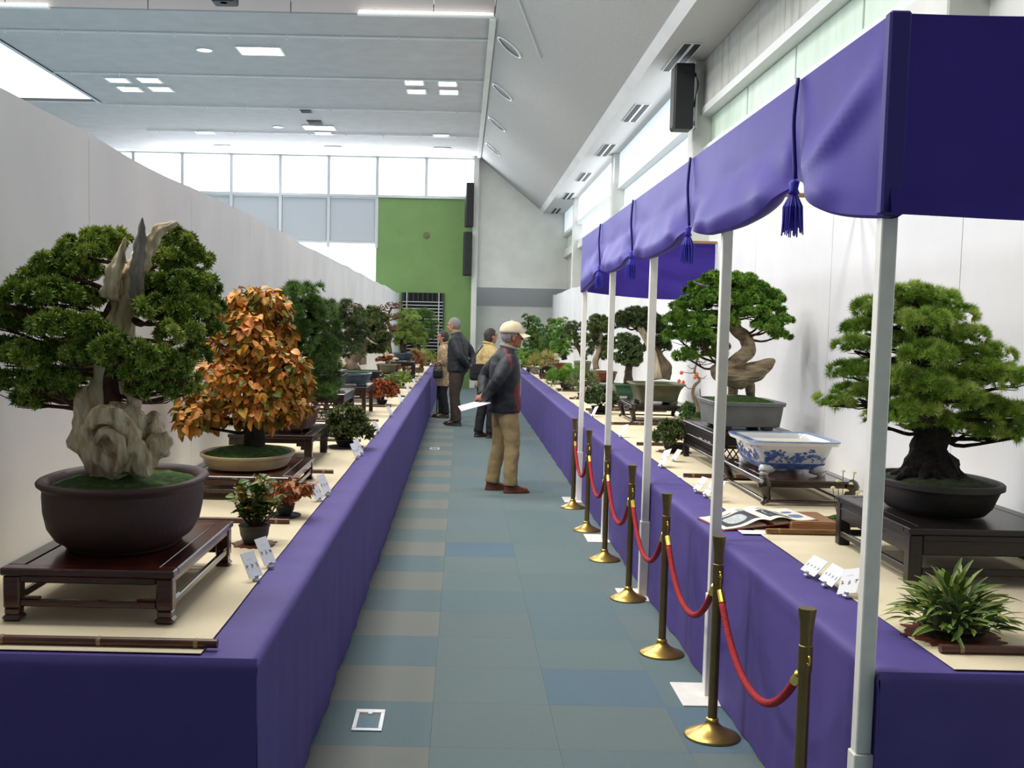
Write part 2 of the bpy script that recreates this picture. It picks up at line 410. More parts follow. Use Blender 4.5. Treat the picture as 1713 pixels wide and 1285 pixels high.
def tufts(P, D, S, kind, T):
    """place tufts at P pointing to D with sizes S and tints T"""
    out = []; tn = []; R = frames(D); k = rng.integers(0, 3, len(P))
    for i, t in enumerate(TUFTS[kind]):
        m = k == i
        if not m.any(): continue
        w = np.einsum('nij,bvj->nbvi', R[m], t)*S[m][:, None, None, None]+P[m][:, None, None, :]
        out.append(w.reshape(-1, 3, 3)); tn.append(np.repeat(T[m], len(t)))
    T2 = np.concatenate(tn); T2 = np.clip(T2+rng.normal(0, .12, len(T2)), 0, 1)
    return np.concatenate(out), T2
def pad_points(r, size, dens, low=-.35):
    """clumps over an ellipsoid pad (rx,ry,rz), then tufts over every clump"""
    rx, ry, rz = r
    areaish = (rx*ry+rx*rz+ry*rz)*4.0
    nl = max(6, int(areaish/(size*1.5)**2*.55*dens))
    u = rng.normal(size=(nl*3, 3)); u /= np.linalg.norm(u, axis=1, keepdims=True); u = u[u[:, 2] > low][:nl]
    rad = .82+.22*rng.random(len(u))
    c = u*rad[:, None]*np.array([rx, ry, rz])
    nrm = u/np.array([rx, ry, rz]); nrm /= np.linalg.norm(nrm, axis=1, keepdims=True); nrm[:, 2] += .45
    nt = 7
    cc = np.repeat(c, nt, 0); nn = np.repeat(nrm, nt, 0)
    d = nn+rng.normal(0, .65, nn.shape)
    p = cc+d/np.linalg.norm(d, axis=1, keepdims=True)*size*.75
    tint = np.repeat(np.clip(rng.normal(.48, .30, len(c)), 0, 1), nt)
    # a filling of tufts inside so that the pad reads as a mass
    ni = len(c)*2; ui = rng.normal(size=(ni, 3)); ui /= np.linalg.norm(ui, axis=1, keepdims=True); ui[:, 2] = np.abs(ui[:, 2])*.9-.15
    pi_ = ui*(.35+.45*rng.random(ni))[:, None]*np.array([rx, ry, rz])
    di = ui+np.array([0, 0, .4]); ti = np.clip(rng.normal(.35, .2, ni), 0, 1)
    return np.concatenate([p, pi_]), np.concatenate([d, di]), np.concatenate([tint, ti])
def foliage_pad(parent, c, r, kind, mat_, size, dens=1.0, low=-.35, name='foliage_pad'):
    P, D, T = pad_points(r, size, dens, low)
    P = P+np.array(c); S = size*(.8+.5*rng.random(len(P)))
    V, t = tufts(P, D, S, kind, T)
    return soup(name, V, mat_, parent, t)
def branch(parent, a, b, r0, r1, mat_, twigs=0, pr=None, sag=.02, name='branch'):
    a = Vector(a); b = Vector(b); mid = (a+b)/2+Vector((rnd.uniform(-1, 1), rnd.uniform(-1, 1), rnd.uniform(-.6, 1)))*(b-a).length*.10+Vector((0, 0, -sag))
    q1 = a.lerp(mid, .5)+Vector((rnd.uniform(-1, 1), rnd.uniform(-1, 1), rnd.uniform(-1, 1)))*(b-a).length*.05
    mb = MB().tube([a, q1, mid, b], [r0, r0*.8, (r0+r1)/2, r1], 7, 3, wob=.25, ws=40)
    for i in range(twigs):
        s = mid.lerp(b, rnd.random()); th = rnd.uniform(0, 6.283)
        e = b+Vector((math.cos(th)*pr[0]*rnd.uniform(.5, .95), math.sin(th)*pr[1]*rnd.uniform(.5, .95), -pr[2]*rnd.uniform(-.3, .45)))
        k = s.lerp(e, .5)+Vector((rnd.uniform(-1, 1), rnd.uniform(-1, 1), rnd.uniform(-1, .4)))*(e-s).length*.14
        mb.tube([s, k, e], [r1*.8, r1*.5, r1*.22], 4, 2)
    return obj(name, mb, mat_, parent, smooth=True)

# ================================================================ the hall
YF = 28.8; ZC = 5.95; ZH = 7.2; YS = 15.75; XS0 = 0.37; XS1 = 2.04; ZS = 4.6; XW = 2.6
# floor with carpet tiles
fl = struct('floor', MB().box(-14, 5, -8, 34, -0.10, -0.012), 'carpet_base')
tmb = MB().cbox(0.0002, 0.4998, 0.0002, 0.4998, -0.012, 0.0, 0.0008)
tme = {}
for nm in ('tile_teal', 'tile_blue', 'tile_beige'):
    me = bpy.data.meshes.new('carpet_tile'); me.from_pydata([tuple(p) for p in tmb.v], [], tmb.f); me.materials.append(M[nm]); tme[nm] = me
for i in range(-1, 50):
    for j in range(4):
        x0 = -0.59+.5*j; y0 = 4.10+.5*i
        nm = 'tile_teal'
        if j == 0: nm = 'tile_teal' if i % 2 == 0 else 'tile_beige'
        elif (i, j) in ((1, 2), (0, 3), (7, 1)): nm = 'tile_blue'
        elif j == 1 and i in (5, 9, 14): nm = 'tile_teal'
        o = bpy.data.objects.new('carpet_tile', tme[nm]); C.objects.link(o); o.parent = fl; o.location = (x0, y0, 0)
struct('floor_carpet', MB().box(-14, -0.591, -8, 33, -0.012, -0.001).box(1.411, 5, -8, 33, -0.012, -0.001).box(-.591, 1.411, -8, 3.6, -.012, -.001).box(-.591, 1.411, 29.1, 33, -.012, -.001), 'carpet')

# flat ceiling in bays, rails under the joints, raised part nearer the camera
ce = sroot('ceiling')
joints = [YS, 16.9, 19.7, 22.5, 25.4, 28.2, YF+.3]
for a, b in zip(joints[:-1], joints[1:]):
    mb = MB()
    if b <= 22.6:
        mb.box(-7.35, XS0, a+.006, b-.006, ZC, ZC+.12); mb.box(-14, -10.4, a+.006, b-.006, ZC, ZC+.12)
    else: mb.box(-14, XS0, a+.006, b-.006, ZC, ZC+.12)
    obj('ceiling_panel', mb, 'ceiling', ce)
obj('ceiling_backing', MB().box(-7.3, XS0, YS, YF+.3, ZC+.12, ZC+.16), 'vent', ce)
for a in joints[1:5]:
    mb = MB().box(-7.3, XS0-.05, a-.012, a+.012, ZC-.035, ZC-.012)
    for k in range(9): mb.box(-7+k*.85, -6.98+k*.85, a-.01, a+.01, ZC-.07, ZC)
    obj('ceiling_rail', mb, 'frame_white', ce)
for k in range(8):
    x1 = XS0-.0+(-1.84 if False else 0)
for k in range(-1, 8):
    xr = -.49-2.0*k
    obj('fascia_panel', MB().cbox(max(xr-2.0, -14)+.006, min(xr, XS0)-.006, YS-.06, YS, ZC, ZH, .005), 'fascia', ce) if min(xr, XS0)-max(xr-2, -14) > .1 else None
obj('upper_ceiling', MB().box(-14, XS0, -8, YS, ZH, ZH+.1).box(XS0, XS0+.05, -8, YS, ZC, ZH+.1), 'ceiling', ce)
# skylight
sk = sroot('window_1')
obj('diffuser', MB().box(-10.38, -7.37, YS+.02, 22.28, 6.16, 6.2), 'sky_panel', sk)
obj('skylight_curb', MB().box(-10.4, -7.35, 22.28, 22.33, ZC+.03, 6.25), 'sky_panel', sk)
obj('skylight_trim', MB().box(-10.4, -7.35, 22.26, 22.33, ZC-.01, ZC+.03), 'vent', sk)
obj('skylight_curb', MB().box(-7.37, -7.33, YS, 22.33, ZC-.02, 6.25).box(-10.42, -10.38, YS, 22.33, ZC-.02, 6.25), 'frame_white', sk)
obj('trim_rail', MB().box(-7.39, -7.33, YS, 22.33, ZC-.03, ZC), 'band_grey', sk)

# sloped acoustic ceiling on the right and its soffit
sl = sroot('ceiling_slope')
obj('slope_board', MB().add([(XS0, -8, ZC), (XS0, YF, ZC), (XS1, YF, ZS), (XS1, -8, ZS), (XS0, -8, ZC+.1), (XS0, YF, ZC+.1), (XS1, YF, ZS+.1), (XS1, -8, ZS+.1)],
    [(0, 1, 2, 3)[::-1], (4, 5, 6, 7), (0, 4, 7, 3), (1, 2, 6, 5), (0, 1, 5, 4), (3, 7, 6, 2)]), 'slope', sl)
obj('slope_edge_trim', MB().box(XS0-.07, XS0+.02, YS, YF, ZC-.05, ZC+.02), 'wall_white', sl)
obj('soffit_board', MB().box(XS1, XW+.3, -8, YF, ZS-.02, ZS+.1), 'soffit', sl)
obj('soffit_edge_trim', MB().add([(XS1-.09, -8, ZS+.06), (XS1-.09, YF, ZS+.06), (XS1, YF, ZS-.03), (XS1, -8, ZS-.03), (XS1, -8, ZS+.09), (XS1, YF, ZS+.09)],
    [(0, 3, 2, 1), (0, 1, 5, 4), (3, 4, 5, 2), (0, 4, 3), (1, 2, 5)]), 'panel_white', sl)
obj('slope_joint_trim', MB().bar((XS0+.02, 13.2, ZC-.03), (1.02, YS, ZC-.55), .015), 'frame_white', sl)
nrm = Vector((-(ZC-ZS), 0, -(XS1-XS0))).normalized()
ORD = ['first', 'second', 'third', 'fourth', 'fifth', 'sixth', 'seventh', 'eighth', 'ninth', 'tenth', 'eleventh', 'twelfth', 'thirteenth', 'fourteenth', 'fifteenth']
for i, (x, y) in enumerate([(853, 78), (841, 153), (832, 207), (825, 249), (820, 282)]):
    d = ray(x, y); o0 = Vector((0, 0, CAMH)); p0 = Vector((XS0, 0, ZC))
    p = o0+d*((p0-o0).dot(nrm)/d.dot(nrm))
    t = thing('slope_downlight', 'round recessed downlight in the sloped ceiling, %s of five from the camera' % ORD[i], 'downlight', p+nrm*.001, 0, 'downlights in the sloped ceiling')
    t.rotation_mode = 'QUATERNION'; t.rotation_quaternion = nrm.to_track_quat('Z', 'Y')
    r = 0.20
    obj('trim_ring', MB().lathe([(r, .0), (r*1.14, .0), (r*1.14, .02), (r, .02), (r, 0)], 28, caps=False), 'frame_white', t, smooth=False)
    obj('shade_disc', MB().lathe([(.001, .004), (r*.99, .004), (r*.99, .008), (.001, .008)], 28), 'dark', t)  # flat dark disc, the shade of the hollow put into its colour
for i, (x, y) in enumerate([(1113, 95), (1043, 188), (997, 250), (965, 295), (940, 327), (921, 352)]):
    p = atz(x, y, ZS-.02)
    t = thing('slot_diffuser', 'double slot air diffuser in the white soffit, %s of six from the camera' % ORD[i], 'air vent', (2.32, p.y, ZS-.021), 0, 'slot diffusers in the soffit')
    obj('frame', MB().box(-.10, .10, -.62, .62, -.012, 0), 'frame_white', t)
    for s in (-1, 1): obj('slot', MB().box(s*.052-.034, s*.052+.034, -.60, .60, -.016, -.008), 'dark', t)

# right wall: columns, two strips of glazing, ledges
wr = sroot('wall_right')
cols = [-.5, 6.0, 12.4, 18.9, 25.4]
obj('wall_lower', MB().box(XW+.12, XW+.3, -8, YF+.9, 0, 3.60), 'wall_white', wr)
obj('ledge', MB().box(XW-.02, XW+.2, -8, YF, 3.98, 4.06), 'frame_white', wr)
obj('ledge', MB().box(XW+.02, XW+.3, -8, YF, 3.56, 3.64), 'frame_white', wr)
obj('ledge', MB().box(XW-.0, XW+.3, -8, YF, 3.44, 3.56), 'wall_white', wr)
for c in cols: obj('column', MB().cbox(XW-.1, XW+.2, c-.14, c+.14, 0, 4.58, .01), 'wall_white', wr)
n = 2
for bi, (a, b) in enumerate(zip(cols, cols[1:]+[YF])):
    wv = sroot('window_%d' % n); n += 1
    hi, lo = [('wall_stain', 'window_soft'), ('wall_stain', 'window_soft'), ('window_mid', 'window_mid'), ('window_clere', 'window_clere'), ('window_mid', 'window_soft')][bi]
    k = 4 if b-a > 5 else 2
    for j in range(k):
        y0 = a+.14+(b-a-.28)*j/k; y1 = a+.14+(b-a-.28)*(j+1)/k
        obj('pane', MB().cbox(XW, XW+.02, y0+.012, y1-.012, 4.07, 4.575, .004), hi, wv)
        obj('pane', MB().cbox(XW+.1, XW+.12, y0+.02, y1-.02, 3.65, 3.97, .004), lo, wv)
        obj('mullion', MB().box(XW+.005, XW+.03, y1-.012, y1+.012, 4.06, 4.58), 'frame_white', wv)
    obj('backing', MB().box(XW+.14, XW+.3, a, b, 3.64, 4.6), 'wall_white', wv)

# far wall
wf = sroot('wall_far')
def xf(x): return (x-773)*YF/F
obj('green_wall', MB().box(-2.28, .22, YF, YF+.2, 0, 4.92), 'green_wall', wf)
obj('wall_base', MB().box(-14, -2.28, YF, YF+.2, 0, 2.4), 'wall_white', wf)
obj('wall_head', MB().box(-14, .4, YF, YF+.2, 5.92, 6.1), 'wall_white', wf)
obj('white_column', MB().cbox(.22, .36, YF-.35, YF+.2, 0, ZC, .01), 'wall_white', wf)
obj('gable', MB().add([(.36, YF-.1, 2.63), (2.95, YF-.1, 2.63), (2.95, YF-.1, 4.62), (XS1, YF-.1, 4.62), (.36, YF-.1, ZC+.02), (.36, YF+.1, 2.63), (2.95, YF+.1, 2.63), (2.95, YF+.1, 4.62), (XS1, YF+.1, 4.62), (.36, YF+.1, ZC+.02)],
    [(0, 1, 2, 3, 4), (9, 8, 7, 6, 5), (0, 5, 6, 1), (1, 6, 7, 2), (2, 7, 8, 3), (3, 8, 9, 4), (4, 9, 5, 0)]), 'wall_white', wf)
obj('sloped_band', MB().add([(.36, YF-.1, 2.63), (2.95, YF-.1, 2.63), (2.95, YF+.6, 2.16), (.36, YF+.6, 2.16), (.36, YF+.7, 2.63), (2.95, YF+.7, 2.63)],
    [(0, 3, 2, 1), (0, 1, 5, 4), (3, 4, 5, 2), (0, 4, 3), (1, 2, 5)]), 'band_grey', wf)
obj('recessed_wall', MB().box(.2, 2.95, YF+.6, YF+.8, 0, 2.2), 'wall_white', wf)
w1 = sroot('window_8')
ex = [xf(x) for x in (795, 709, 628, 548, 468, 387, 306, 225, 144)]
for i in range(8):
    obj('pane', MB().cbox(ex[i+1]+.03, ex[i]-.03, YF+.04, YF+.07, 4.97, 5.9, .01), 'window_glow', w1)
    obj('mullion', MB().box(ex[i+1]-.04, ex[i+1]+.04, YF-.02, YF+.12, 3.6 if ex[i+1] < -2.0 else 4.92, 5.95), 'alu', w1)
obj('sill', MB().box(-14, .3, YF-.04, YF+.14, 4.90, 4.97), 'alu', w1)
w2 = sroot('window_9')
for i in range(2, 7):
    obj('panel', MB().cbox(ex[i+1]+.05, ex[i]-.05, YF+.03, YF+.07, 3.76, 4.88, .01), 'frosted_grey', w2)
obj('rail', MB().box(-8.5, -2.28, YF-.01, YF+.1, 3.70, 3.76), 'alu', w2)
w3 = sroot('window_10')
for i in range(2, 7):
    obj('pane', MB().cbox(ex[i+1]+.03, ex[i]-.02, YF+.03, YF+.07, 2.42, 3.70, .01), 'window_glow', w3)
# louvre grille in the green wall
d1 = sroot('door_1')
gx0, gx1, gz0, gz1 = -1.60, -.48, .25, 2.46
obj('dark_sheet', MB().box(gx0, gx1, YF-.02, YF-.008, gz0, gz1), 'painted_dark', d1)  # solid sheet, the unlit depth behind the slats put into its colour
for s, e in ((gx0, gx0+.04), (gx1-.04, gx1)): obj('grille_frame', MB().box(s, e, YF-.06, YF-.02, gz0, gz1), 'iron', d1)
for k in range(22):
    z = 2.22-k*.088
    obj('slat', MB().box(gx0+.03, gx1-.03, YF-.07, YF-.03, z-.011, z+.011), 'alu', d1)
for k in range(9):
    x = gx0+.06+k*(gx1-gx0-.12)/8; obj('grille_bar', MB().box(x-.011, x+.011, YF-.06, YF-.03, 2.24, gz1), 'iron', d1)
for x in (gx0+.14, gx1-.14): obj('grille_bar', MB().box(x-.014, x+.014, YF-.075, YF-.03, gz0, gz1), 'alu', d1)
# unseen sides of the hall
struct('wall_back', MB().box(-14, 5, -8.2, -8, 0, ZH), 'vent')
struct('wall_left', MB().box(-14.2, -14, -8, 33, 0, ZH), 'wall_white')
struct('wall_end', MB().box(-14, 5, 33, 33.2, 0, ZH), 'wall_white')

# white exhibition partitions behind both tables, panel by panel
def partition(name, X, side, ztop, y0, n):
    r = sroot(name)
    for i in range(n):
        a = y0+1.83*i
        if a > YF-.6: break
        b = min(a+1.83, YF-.15)
        x0, x1 = (X-.05, X) if side < 0 else (X, X+.05)
        dz = 0.012*math.sin(i*1.7); sag = .018*((i*7) % 3)/2
        mb = MB(); nseg = 6
        for s in (0, 1):
            pass
        def top(t): return ztop+dz*(1-t)+0.012*math.sin((i+1)*1.7)*t-sag*4*t*(1-t)
        v = []; f = []
        for k in range(nseg+1):
            t = k/nseg; y = a+.004+(b-a-.008)*t
            v += [(x0, y, 0), (x1, y, 0), (x1, y, top(t)), (x0, y, top(t))]
        for k in range(nseg):
            q = 4*k; f += [(q, q+1, q+5, q+4), (q+1, q+2, q+6, q+5), (q+2, q+3, q+7, q+6), (q+3, q, q+4, q+7)]
        f += [(0, 3, 2, 1), (4*nseg, 4*nseg+1, 4*nseg+2, 4*nseg+3)]
        mb.add(v, f)
        obj('partition_panel', mb, 'panel_white', r)
        xa = X if side < 0 else X
        obj('joint_strip', MB().box(xa-.02, xa-.003, b-.006, b+.006, 0, ztop-.03) if side < 0 else MB().box(xa+.003, xa+.02, b-.006, b+.006, 0, ztop-.03), 'panel_joint', r)
partition('partition_left', -1.65, -1, 2.43, 1.2, 15)
partition('partition_right', 2.35, 1, 2.47, 1.55, 15)

# ---- ceiling fixtures
def ceil_lamp(x, y, wpx, hpx, label, on='lamp_on', name='ceiling_light', z=ZC, grp='square luminaires of the flat ceiling'):
    p = atz(x, y, z); sx = wpx*p.y/F/2; sy = max(.12, abs(atz(x, y-hpx/2, z).y-p.y)*.9)
    t = thing(name, label, 'ceiling light', (p.x, p.y, z-.002), 0, grp)
    fr = MB()
    for a in (-1, 1):
        fr.box(-sx-.03, sx+.03, a*(sy+.015)-.015, a*(sy+.015)+.015, -.02, 0); fr.box(a*(sx+.015)-.015, a*(sx+.015)+.015, -sy, sy, -.02, 0)
    obj('frame', fr, 'frame_white', t)
    obj('diffuser', MB().box(-sx, sx, -sy, sy, -.014, -.004), on, t)
ceil_lamp(436, 84, 68, 14, 'large square lit ceiling light nearest the camera')
nmz = ['near left', 'near right', 'far left', 'far right']
for (x, y, q) in ((197, 133, 'near left'), (250, 133, 'near right'), (217, 148, 'far left'), (269, 148, 'far right')):
    ceil_lamp(x, y, 32, 8, 'small square ceiling light, %s one of the cluster above the left partition' % q.replace('near', 'upper').replace('far', 'lower'), 'lamp_on' if q in ('near right', 'far left') else 'lamp_dim')
for (x, y, q) in ((693, 137, 'upper left'), (749, 139, 'upper right'), (697, 152, 'lower left'), (751, 153, 'lower right')):
    ceil_lamp(x, y, 28, 8, 'small square ceiling light, %s one of the cluster beside the sloped ceiling' % q, 'lamp_dim' if q == 'lower left' else 'lamp_on')
ceil_lamp(534, 213, 48, 7, 'wide lit ceiling light in the far centre bay behind the dark vent')
ceil_lamp(541, 222, 24, 4, 'narrow lit ceiling light just behind the wide one in the far centre')
ceil_lamp(343, 221, 26, 3, 'pale unlit ceiling light in the far bay at left', 'lamp_dim')
ceil_lamp(375, 245, 24, 5, 'lit ceiling light in the last bay above the left windows')
ceil_lamp(738, 226, 24, 4, 'pale ceiling light in the far bay at right', 'lamp_dim')
ceil_lamp(740, 249, 24, 5, 'lit ceiling light in the last bay near the far right corner')
ceil_lamp(558, 246, 24, 3, 'thin pale ceiling light in the last bay, centre', 'lamp_dim')
for x, y, w_, l in ((342, 83, 24, 'round pale downlight beside the large square ceiling light'), (465, 212, 16, 'small round downlight left of the far wide ceiling light')):
    p = atz(x, y, ZC); r = w_*p.y/F/2
    t = thing('round_downlight', l, 'downlight', (p.x, p.y, ZC-.002))
    obj('trim_ring', MB().lathe([(r, -.015), (r*1.15, -.012), (r*1.15, 0), (r, 0), (r, -.015)], 24, caps=False), 'frame_white', t)
    obj('lens', MB().lathe([(.001, -.008), (r, -.008), (r, -.003), (.001, -.003)], 24), 'lamp_dim', t)
for x, y, w_, l in ((527, 204, 24, 'dark square ceiling vent in front of the far wide light'), (512, 185, 18, 'small grey ceiling vent in the far centre bay')):
    p = atz(x, y, ZC); s = w_*p.y/F/2
    t = thing('ceiling_vent', l, 'air vent', (p.x, p.y, ZC-.002))
    obj('frame', MB().box(-s, s, -s*1.3, s*1.3, -.02, 0), 'vent', t)
    for k in range(4): obj('slat', MB().box(-s*.9, s*.9, -s*1.1+k*s*.66, -s*1.1+k*s*.66+s*.2, -.03, -.02), 'dark', t)
for x0, x1, l in ((-7.3, -5.85, 'lit strip lamp along the bulkhead at the left'), (-1.55, .36, 'lit strip lamp along the bulkhead beside the sloped ceiling')):
    t = thing('strip_light', l, 'strip light', ((x0+x1)/2, YS-.10, ZC-.01))
    h = (x1-x0)/2
    obj('housing', MB().cbox(-h, h, -.05, .03, -.03, .0, .005), 'frame_white', t)
    obj('tube', MB().tube([(-h+.02, -.02, .02), (h-.02, -.02, .02)], .016, 8), 'lamp_on', t)
t = thing('ceiling_projector', 'dark box fixture under the raised ceiling at the top edge', 'projector', (at(376, 4, 14.9).x, 14.9, at(376, 4, 14.9).z-.02))
obj('body', MB().cbox(-.16, .16, -.14, .14, 0, .14, .02), 'dark', t)
obj('bracket', MB().box(-.02, .02, -.02, .02, .14, ZH-t.location.z), 'iron', t)
obj('lens_ring', MB().lathe([(.001, -.0), (.05, -.0), (.05, .02), (.001, .02)], 16, 0, -.05), 'vent', t)
# loudspeakers
t = thing('wall_speaker', 'black loudspeaker on a bracket high on the right wall column', 'speaker', (2.36, 12.18, 3.80))
sp = obj('cabinet', MB().cbox(-.11, .10, -.12, .12, 0, .70, .012), 'speaker_black', t)
obj('grille', MB().cbox(-.118, -.108, -.105, .105, .02, .68, .004), 'dark', sp)
obj('bracket', MB().box(.10, .14, -.02, .02, .06, .10).box(.10, .14, -.02, .02, .58, .62).box(.13, .15, -.05, .05, .02, .68), 'alu', t)
obj('cable', MB().tube([(.11, -.03, .62), (.15, -.05, .5), (.13, -.04, .36), (.12, -.02, .25)], .008, 6, 3), 'dark', t)
for z, l in ((4.14, 'upper of two tall black loudspeakers on the far column'), (2.90, 'lower of two tall black loudspeakers on the far column')):
    t = thing('column_speaker', l, 'speaker', (.12 if z > 4 else .10, YF-.5, z), .15, 'loudspeakers on the far column')
    b = obj('cabinet', MB().cbox(-.10, .10, -.12, .12, 0, 1.12, .015), 'speaker_black', t)
    obj('grille', MB().cbox(-.085, .085, -.128, -.118, .03, 1.09, .004), 'dark', b)
    obj('bracket', MB().box(.0, .12, .10, .22, .5, .6), 'iron', t)
# floor boxes in the carpet
for x, y, l in ((617, 1206, 'metal framed floor socket box in the carpet nearest the camera'), (727, 751, 'metal framed floor socket box far along the left table')):
    p = atz(x, y, 0)
    t = thing('floor_box', l, 'floor box', (p.x, p.y, 0.0005))
    fb = MB().cbox(-.062, .062, -.12, -.095, 0, .006, .002).cbox(-.062, .062, .085, .12, 0, .006, .002).cbox(-.062, -.043, -.095, .085, 0, .006, .002).cbox(.043, .062, -.095, .085, 0, .006, .002)
    obj('frame', fb, 'alu', t); obj('lid', MB().box(-.043, .043, -.095, .07, 0, .003), 'carpet', t)
    obj('flap', MB().cbox(-.043, .043, .07, .085, 0, .004, .001), 'slab_red', t); obj('catch', MB().cbox(-.009, .009, .062, .088, .004, .007, .001), 'alu', t)
t = thing('wall_thermostat', 'small grey round plate on the green wall', 'wall plate', (xf(711), YF-.001, 1.62+(545-397)*YF/F))
obj('plate', MB().lathe([(.001, 0), (.09, 0), (.085, .02), (.001, .022)], 16), 'pot_olive', t).rotation_euler = (math.radians(90), 0, 0)
obj('dial', MB().lathe([(.001, .02), (.03, .02), (.028, .03), (.001, .03)], 12), 'pot_olive', t).rotation_euler = (math.radians(90), 0, 0)

# ================================================================ tables
TZ = 0.70; YN = 2.93; YE = 26.5
def cloth_table(name, label, xw, xa, sgn):
    """xw: wall side, xa: aisle side; cloth with a top, rounded edge and pleated skirt"""
    t = thing(name, label, 'table', ((xw+xa)/2, YN, 0))
    ox, oy = (xw+xa)/2, YN
    ny = 190; prof = []
    # profile from wall to aisle and down to the floor: (x offset from aisle edge inward, z)
    pr = [(abs(xa-xw), TZ), (.5, TZ), (.25, TZ), (.12, TZ), (.05, TZ), (.02, TZ-.003), (.006, TZ-.010), (0, TZ-.028)]
    drops = [.06, .10, .16, .24, .34, .46, .56, .64, .68, .692]
    v = []; f = []
    nv = len(pr)+len(drops)
    for i in range(ny+1):
        y = (YE-YN)*(i/ny)**1.35
        for (dx, z) in pr: v.append((xa-sgn*dx-ox, y, z+.004*mnoise.noise((dx*3, y*1.3, sgn)) if dx < .3 else z))
        for d in drops:
            a = (d/.7)
            wv = (.005*math.sin(y*9.1+1.2*math.sin(y*2.3))+.005*math.sin(y*23+sgn+2*math.sin(y*1.3))+.008*mnoise.noise((y*1.7, d*1.5, sgn*3)))*a**.8
            flare = -.012*a
            v.append((xa-sgn*(.004+.006*a+flare-wv*0.8)-ox, y, TZ-d))
    for i in range(ny):
        for j in range(nv-1):
            a = i*nv+j; q = (a, a+1, a+nv+1, a+nv); f.append(q if sgn < 0 else q[::-1])
    mb = MB().add(v, f)
    # end skirt facing the camera
    nx = 46; ev = []; ef = []
    rows = [0, .012, .03]+drops
    for i in range(nx+1):
        u = i/nx; x = xw+(xa-xw)*u
        for d in rows:
            a = d/.7
            wv = (.012*math.sin(x*17+.6)+.015*mnoise.noise((x*3, d*2, 5+sgn)))*a
            ev.append((x-ox+sgn*.006*a*(1 if i == nx else 0), -min(d, .02)*.7-.004*a-wv*(1-(u > .97)*.9)-(.0 if d > 0 else 0), TZ-d))
    nr = len(rows)
    for i in range(nx):
        for j in range(nr-1):
            a = i*nr+j; q = (a, a+1, a+nr+1, a+nr); ef.append(q if sgn > 0 else q[::-1])
    mb.add(ev, ef)
    # wall-side and far end panels
    obj('tablecloth', mb, 'purple_cloth', t, smooth=True)
    obj('tabletop', MB().box(min(xw, xa)+.03-ox, max(xw, xa)-.03-ox, .03, YE-YN-.03, TZ-.045, TZ-.006), 'oak', t)
    return t
cloth_table('display_table', 'long display table under a purple cloth along the left partition', -1.645, -.54, 1)
cloth_table('display_table', 'long display table under a purple cloth along the right partition', 2.345, 1.16, -1)
PZ = TZ+.006
def paper(x0, x1, label, y0):
    mb = MB(); n = 60
    v = []; f = []
    for i in range(n+1):
        y = y0+(YE-.15-y0)*i/n; e = .0015*math.sin(i*2.1)
        v += [(x0+(e if x0 > -1.2 else 0), y, TZ+.0045), (x1+(e if x1 < 0 else 0), y, TZ+.0045), (x1+(e if x1 < 0 else 0), y, PZ), (x0+(e if x0 > -1.2 else 0), y, PZ)]
    for k in range(n):
        q = 4*k; f += [(q, q+1, q+5, q+4), (q+1, q+2, q+6, q+5), (q+2, q+3, q+7, q+6), (q+3, q, q+4, q+7)]
    f += [(0, 3, 2, 1), (4*n, 4*n+1, 4*n+2, 4*n+3)]
    mb.add(v, f)
    return tag(obj('paper_runner', mb, 'paper_cream'), label, 'paper runner')
paper(-1.64, -.70, 'cream paper runner covering the left display table', 2.95)
paper(1.375, 2.34, 'cream paper runner covering the right display table', 2.95)

# ---- purple canopy over the first half of the right table
posts_y = [2.97, 4.77, 6.58, 8.36, 10.24]
PXX = 1.115
can = thing('canopy', 'purple fabric canopy on white posts over the right table', 'canopy', (PXX, 2.95, 0))
ox, oy = PXX, 2.95
ZT = 2.455
cords = [3.69, 5.40, 7.19, 8.87]
bnds = [2.93]+cords+[10.28]
def zbot(y):
    if y <= cords[0]:
        t = (y-2.93)/(cords[0]-2.93); return 1.935+.075*t+.12*t**3+.0*t
    if y >= cords[-1]:
        t = (10.28-y)/(10.28-cords[-1]); return 1.96+.06*t+.11*t**4
    for a, b in zip(cords[:-1], cords[1:]):
        if a <= y <= b:
            t = (y-a)/(b-a); return 2.13-.085*(1-abs(2*t-1)**2.6)
    return 2.1
def front(u, v):
    # v 0 top .. 1 bottom ; u along Y, refined near the cords
    y = 2.93+(10.28-2.93)*u; zb = zbot(y); z = ZT+(zb-ZT)*v
    dc = min(abs(y-c) for c in cords); de = min(abs(y-b) for b in bnds)
    puff = min(1, de/.38)
    out = .012+.055*puff*max(0, v-.45)**1.2*2.0*(1-.55*max(0, v-.86)/.14)
    pinch = math.exp(-(dc/.05)**2)
    fold_ = .03*math.sin(v*11+dc*15)*math.exp(-dc/.30)*max(0, v-.45)*1.3
    fold_ += .014*mnoise.noise((y*2.2, v*3.2, 4.0))*v
    if y < cords[0]:
        t = (y-2.93)/(cords[0]-2.93)
        fold_ += .05*math.exp(-((v-(1-.75*(1-t)**.7))/.12)**2)*(t*(1-t)*3)
    x = -out*(1-pinch*v)-fold_*(1-pinch)
    return (x, y-oy, z)
nu, nv = 180, 26
mb = MB().grid(front, nu, nv, flip=True)
def hem(u, v):
    p = front(u, 1.0); y = p[1]+oy; dc = min(abs(y-c) for c in cords); k = min(1, dc/.25)
    a = v*math.pi*.9
    return (p[0]+.03*k*(1-math.cos(a)), p[1], p[2]+(-.018*math.sin(a)+.018*v)*k)
mb.grid(hem, nu, 6, flip=True)
obj('valance_front', mb, 'canopy_cloth', can, smooth=True)
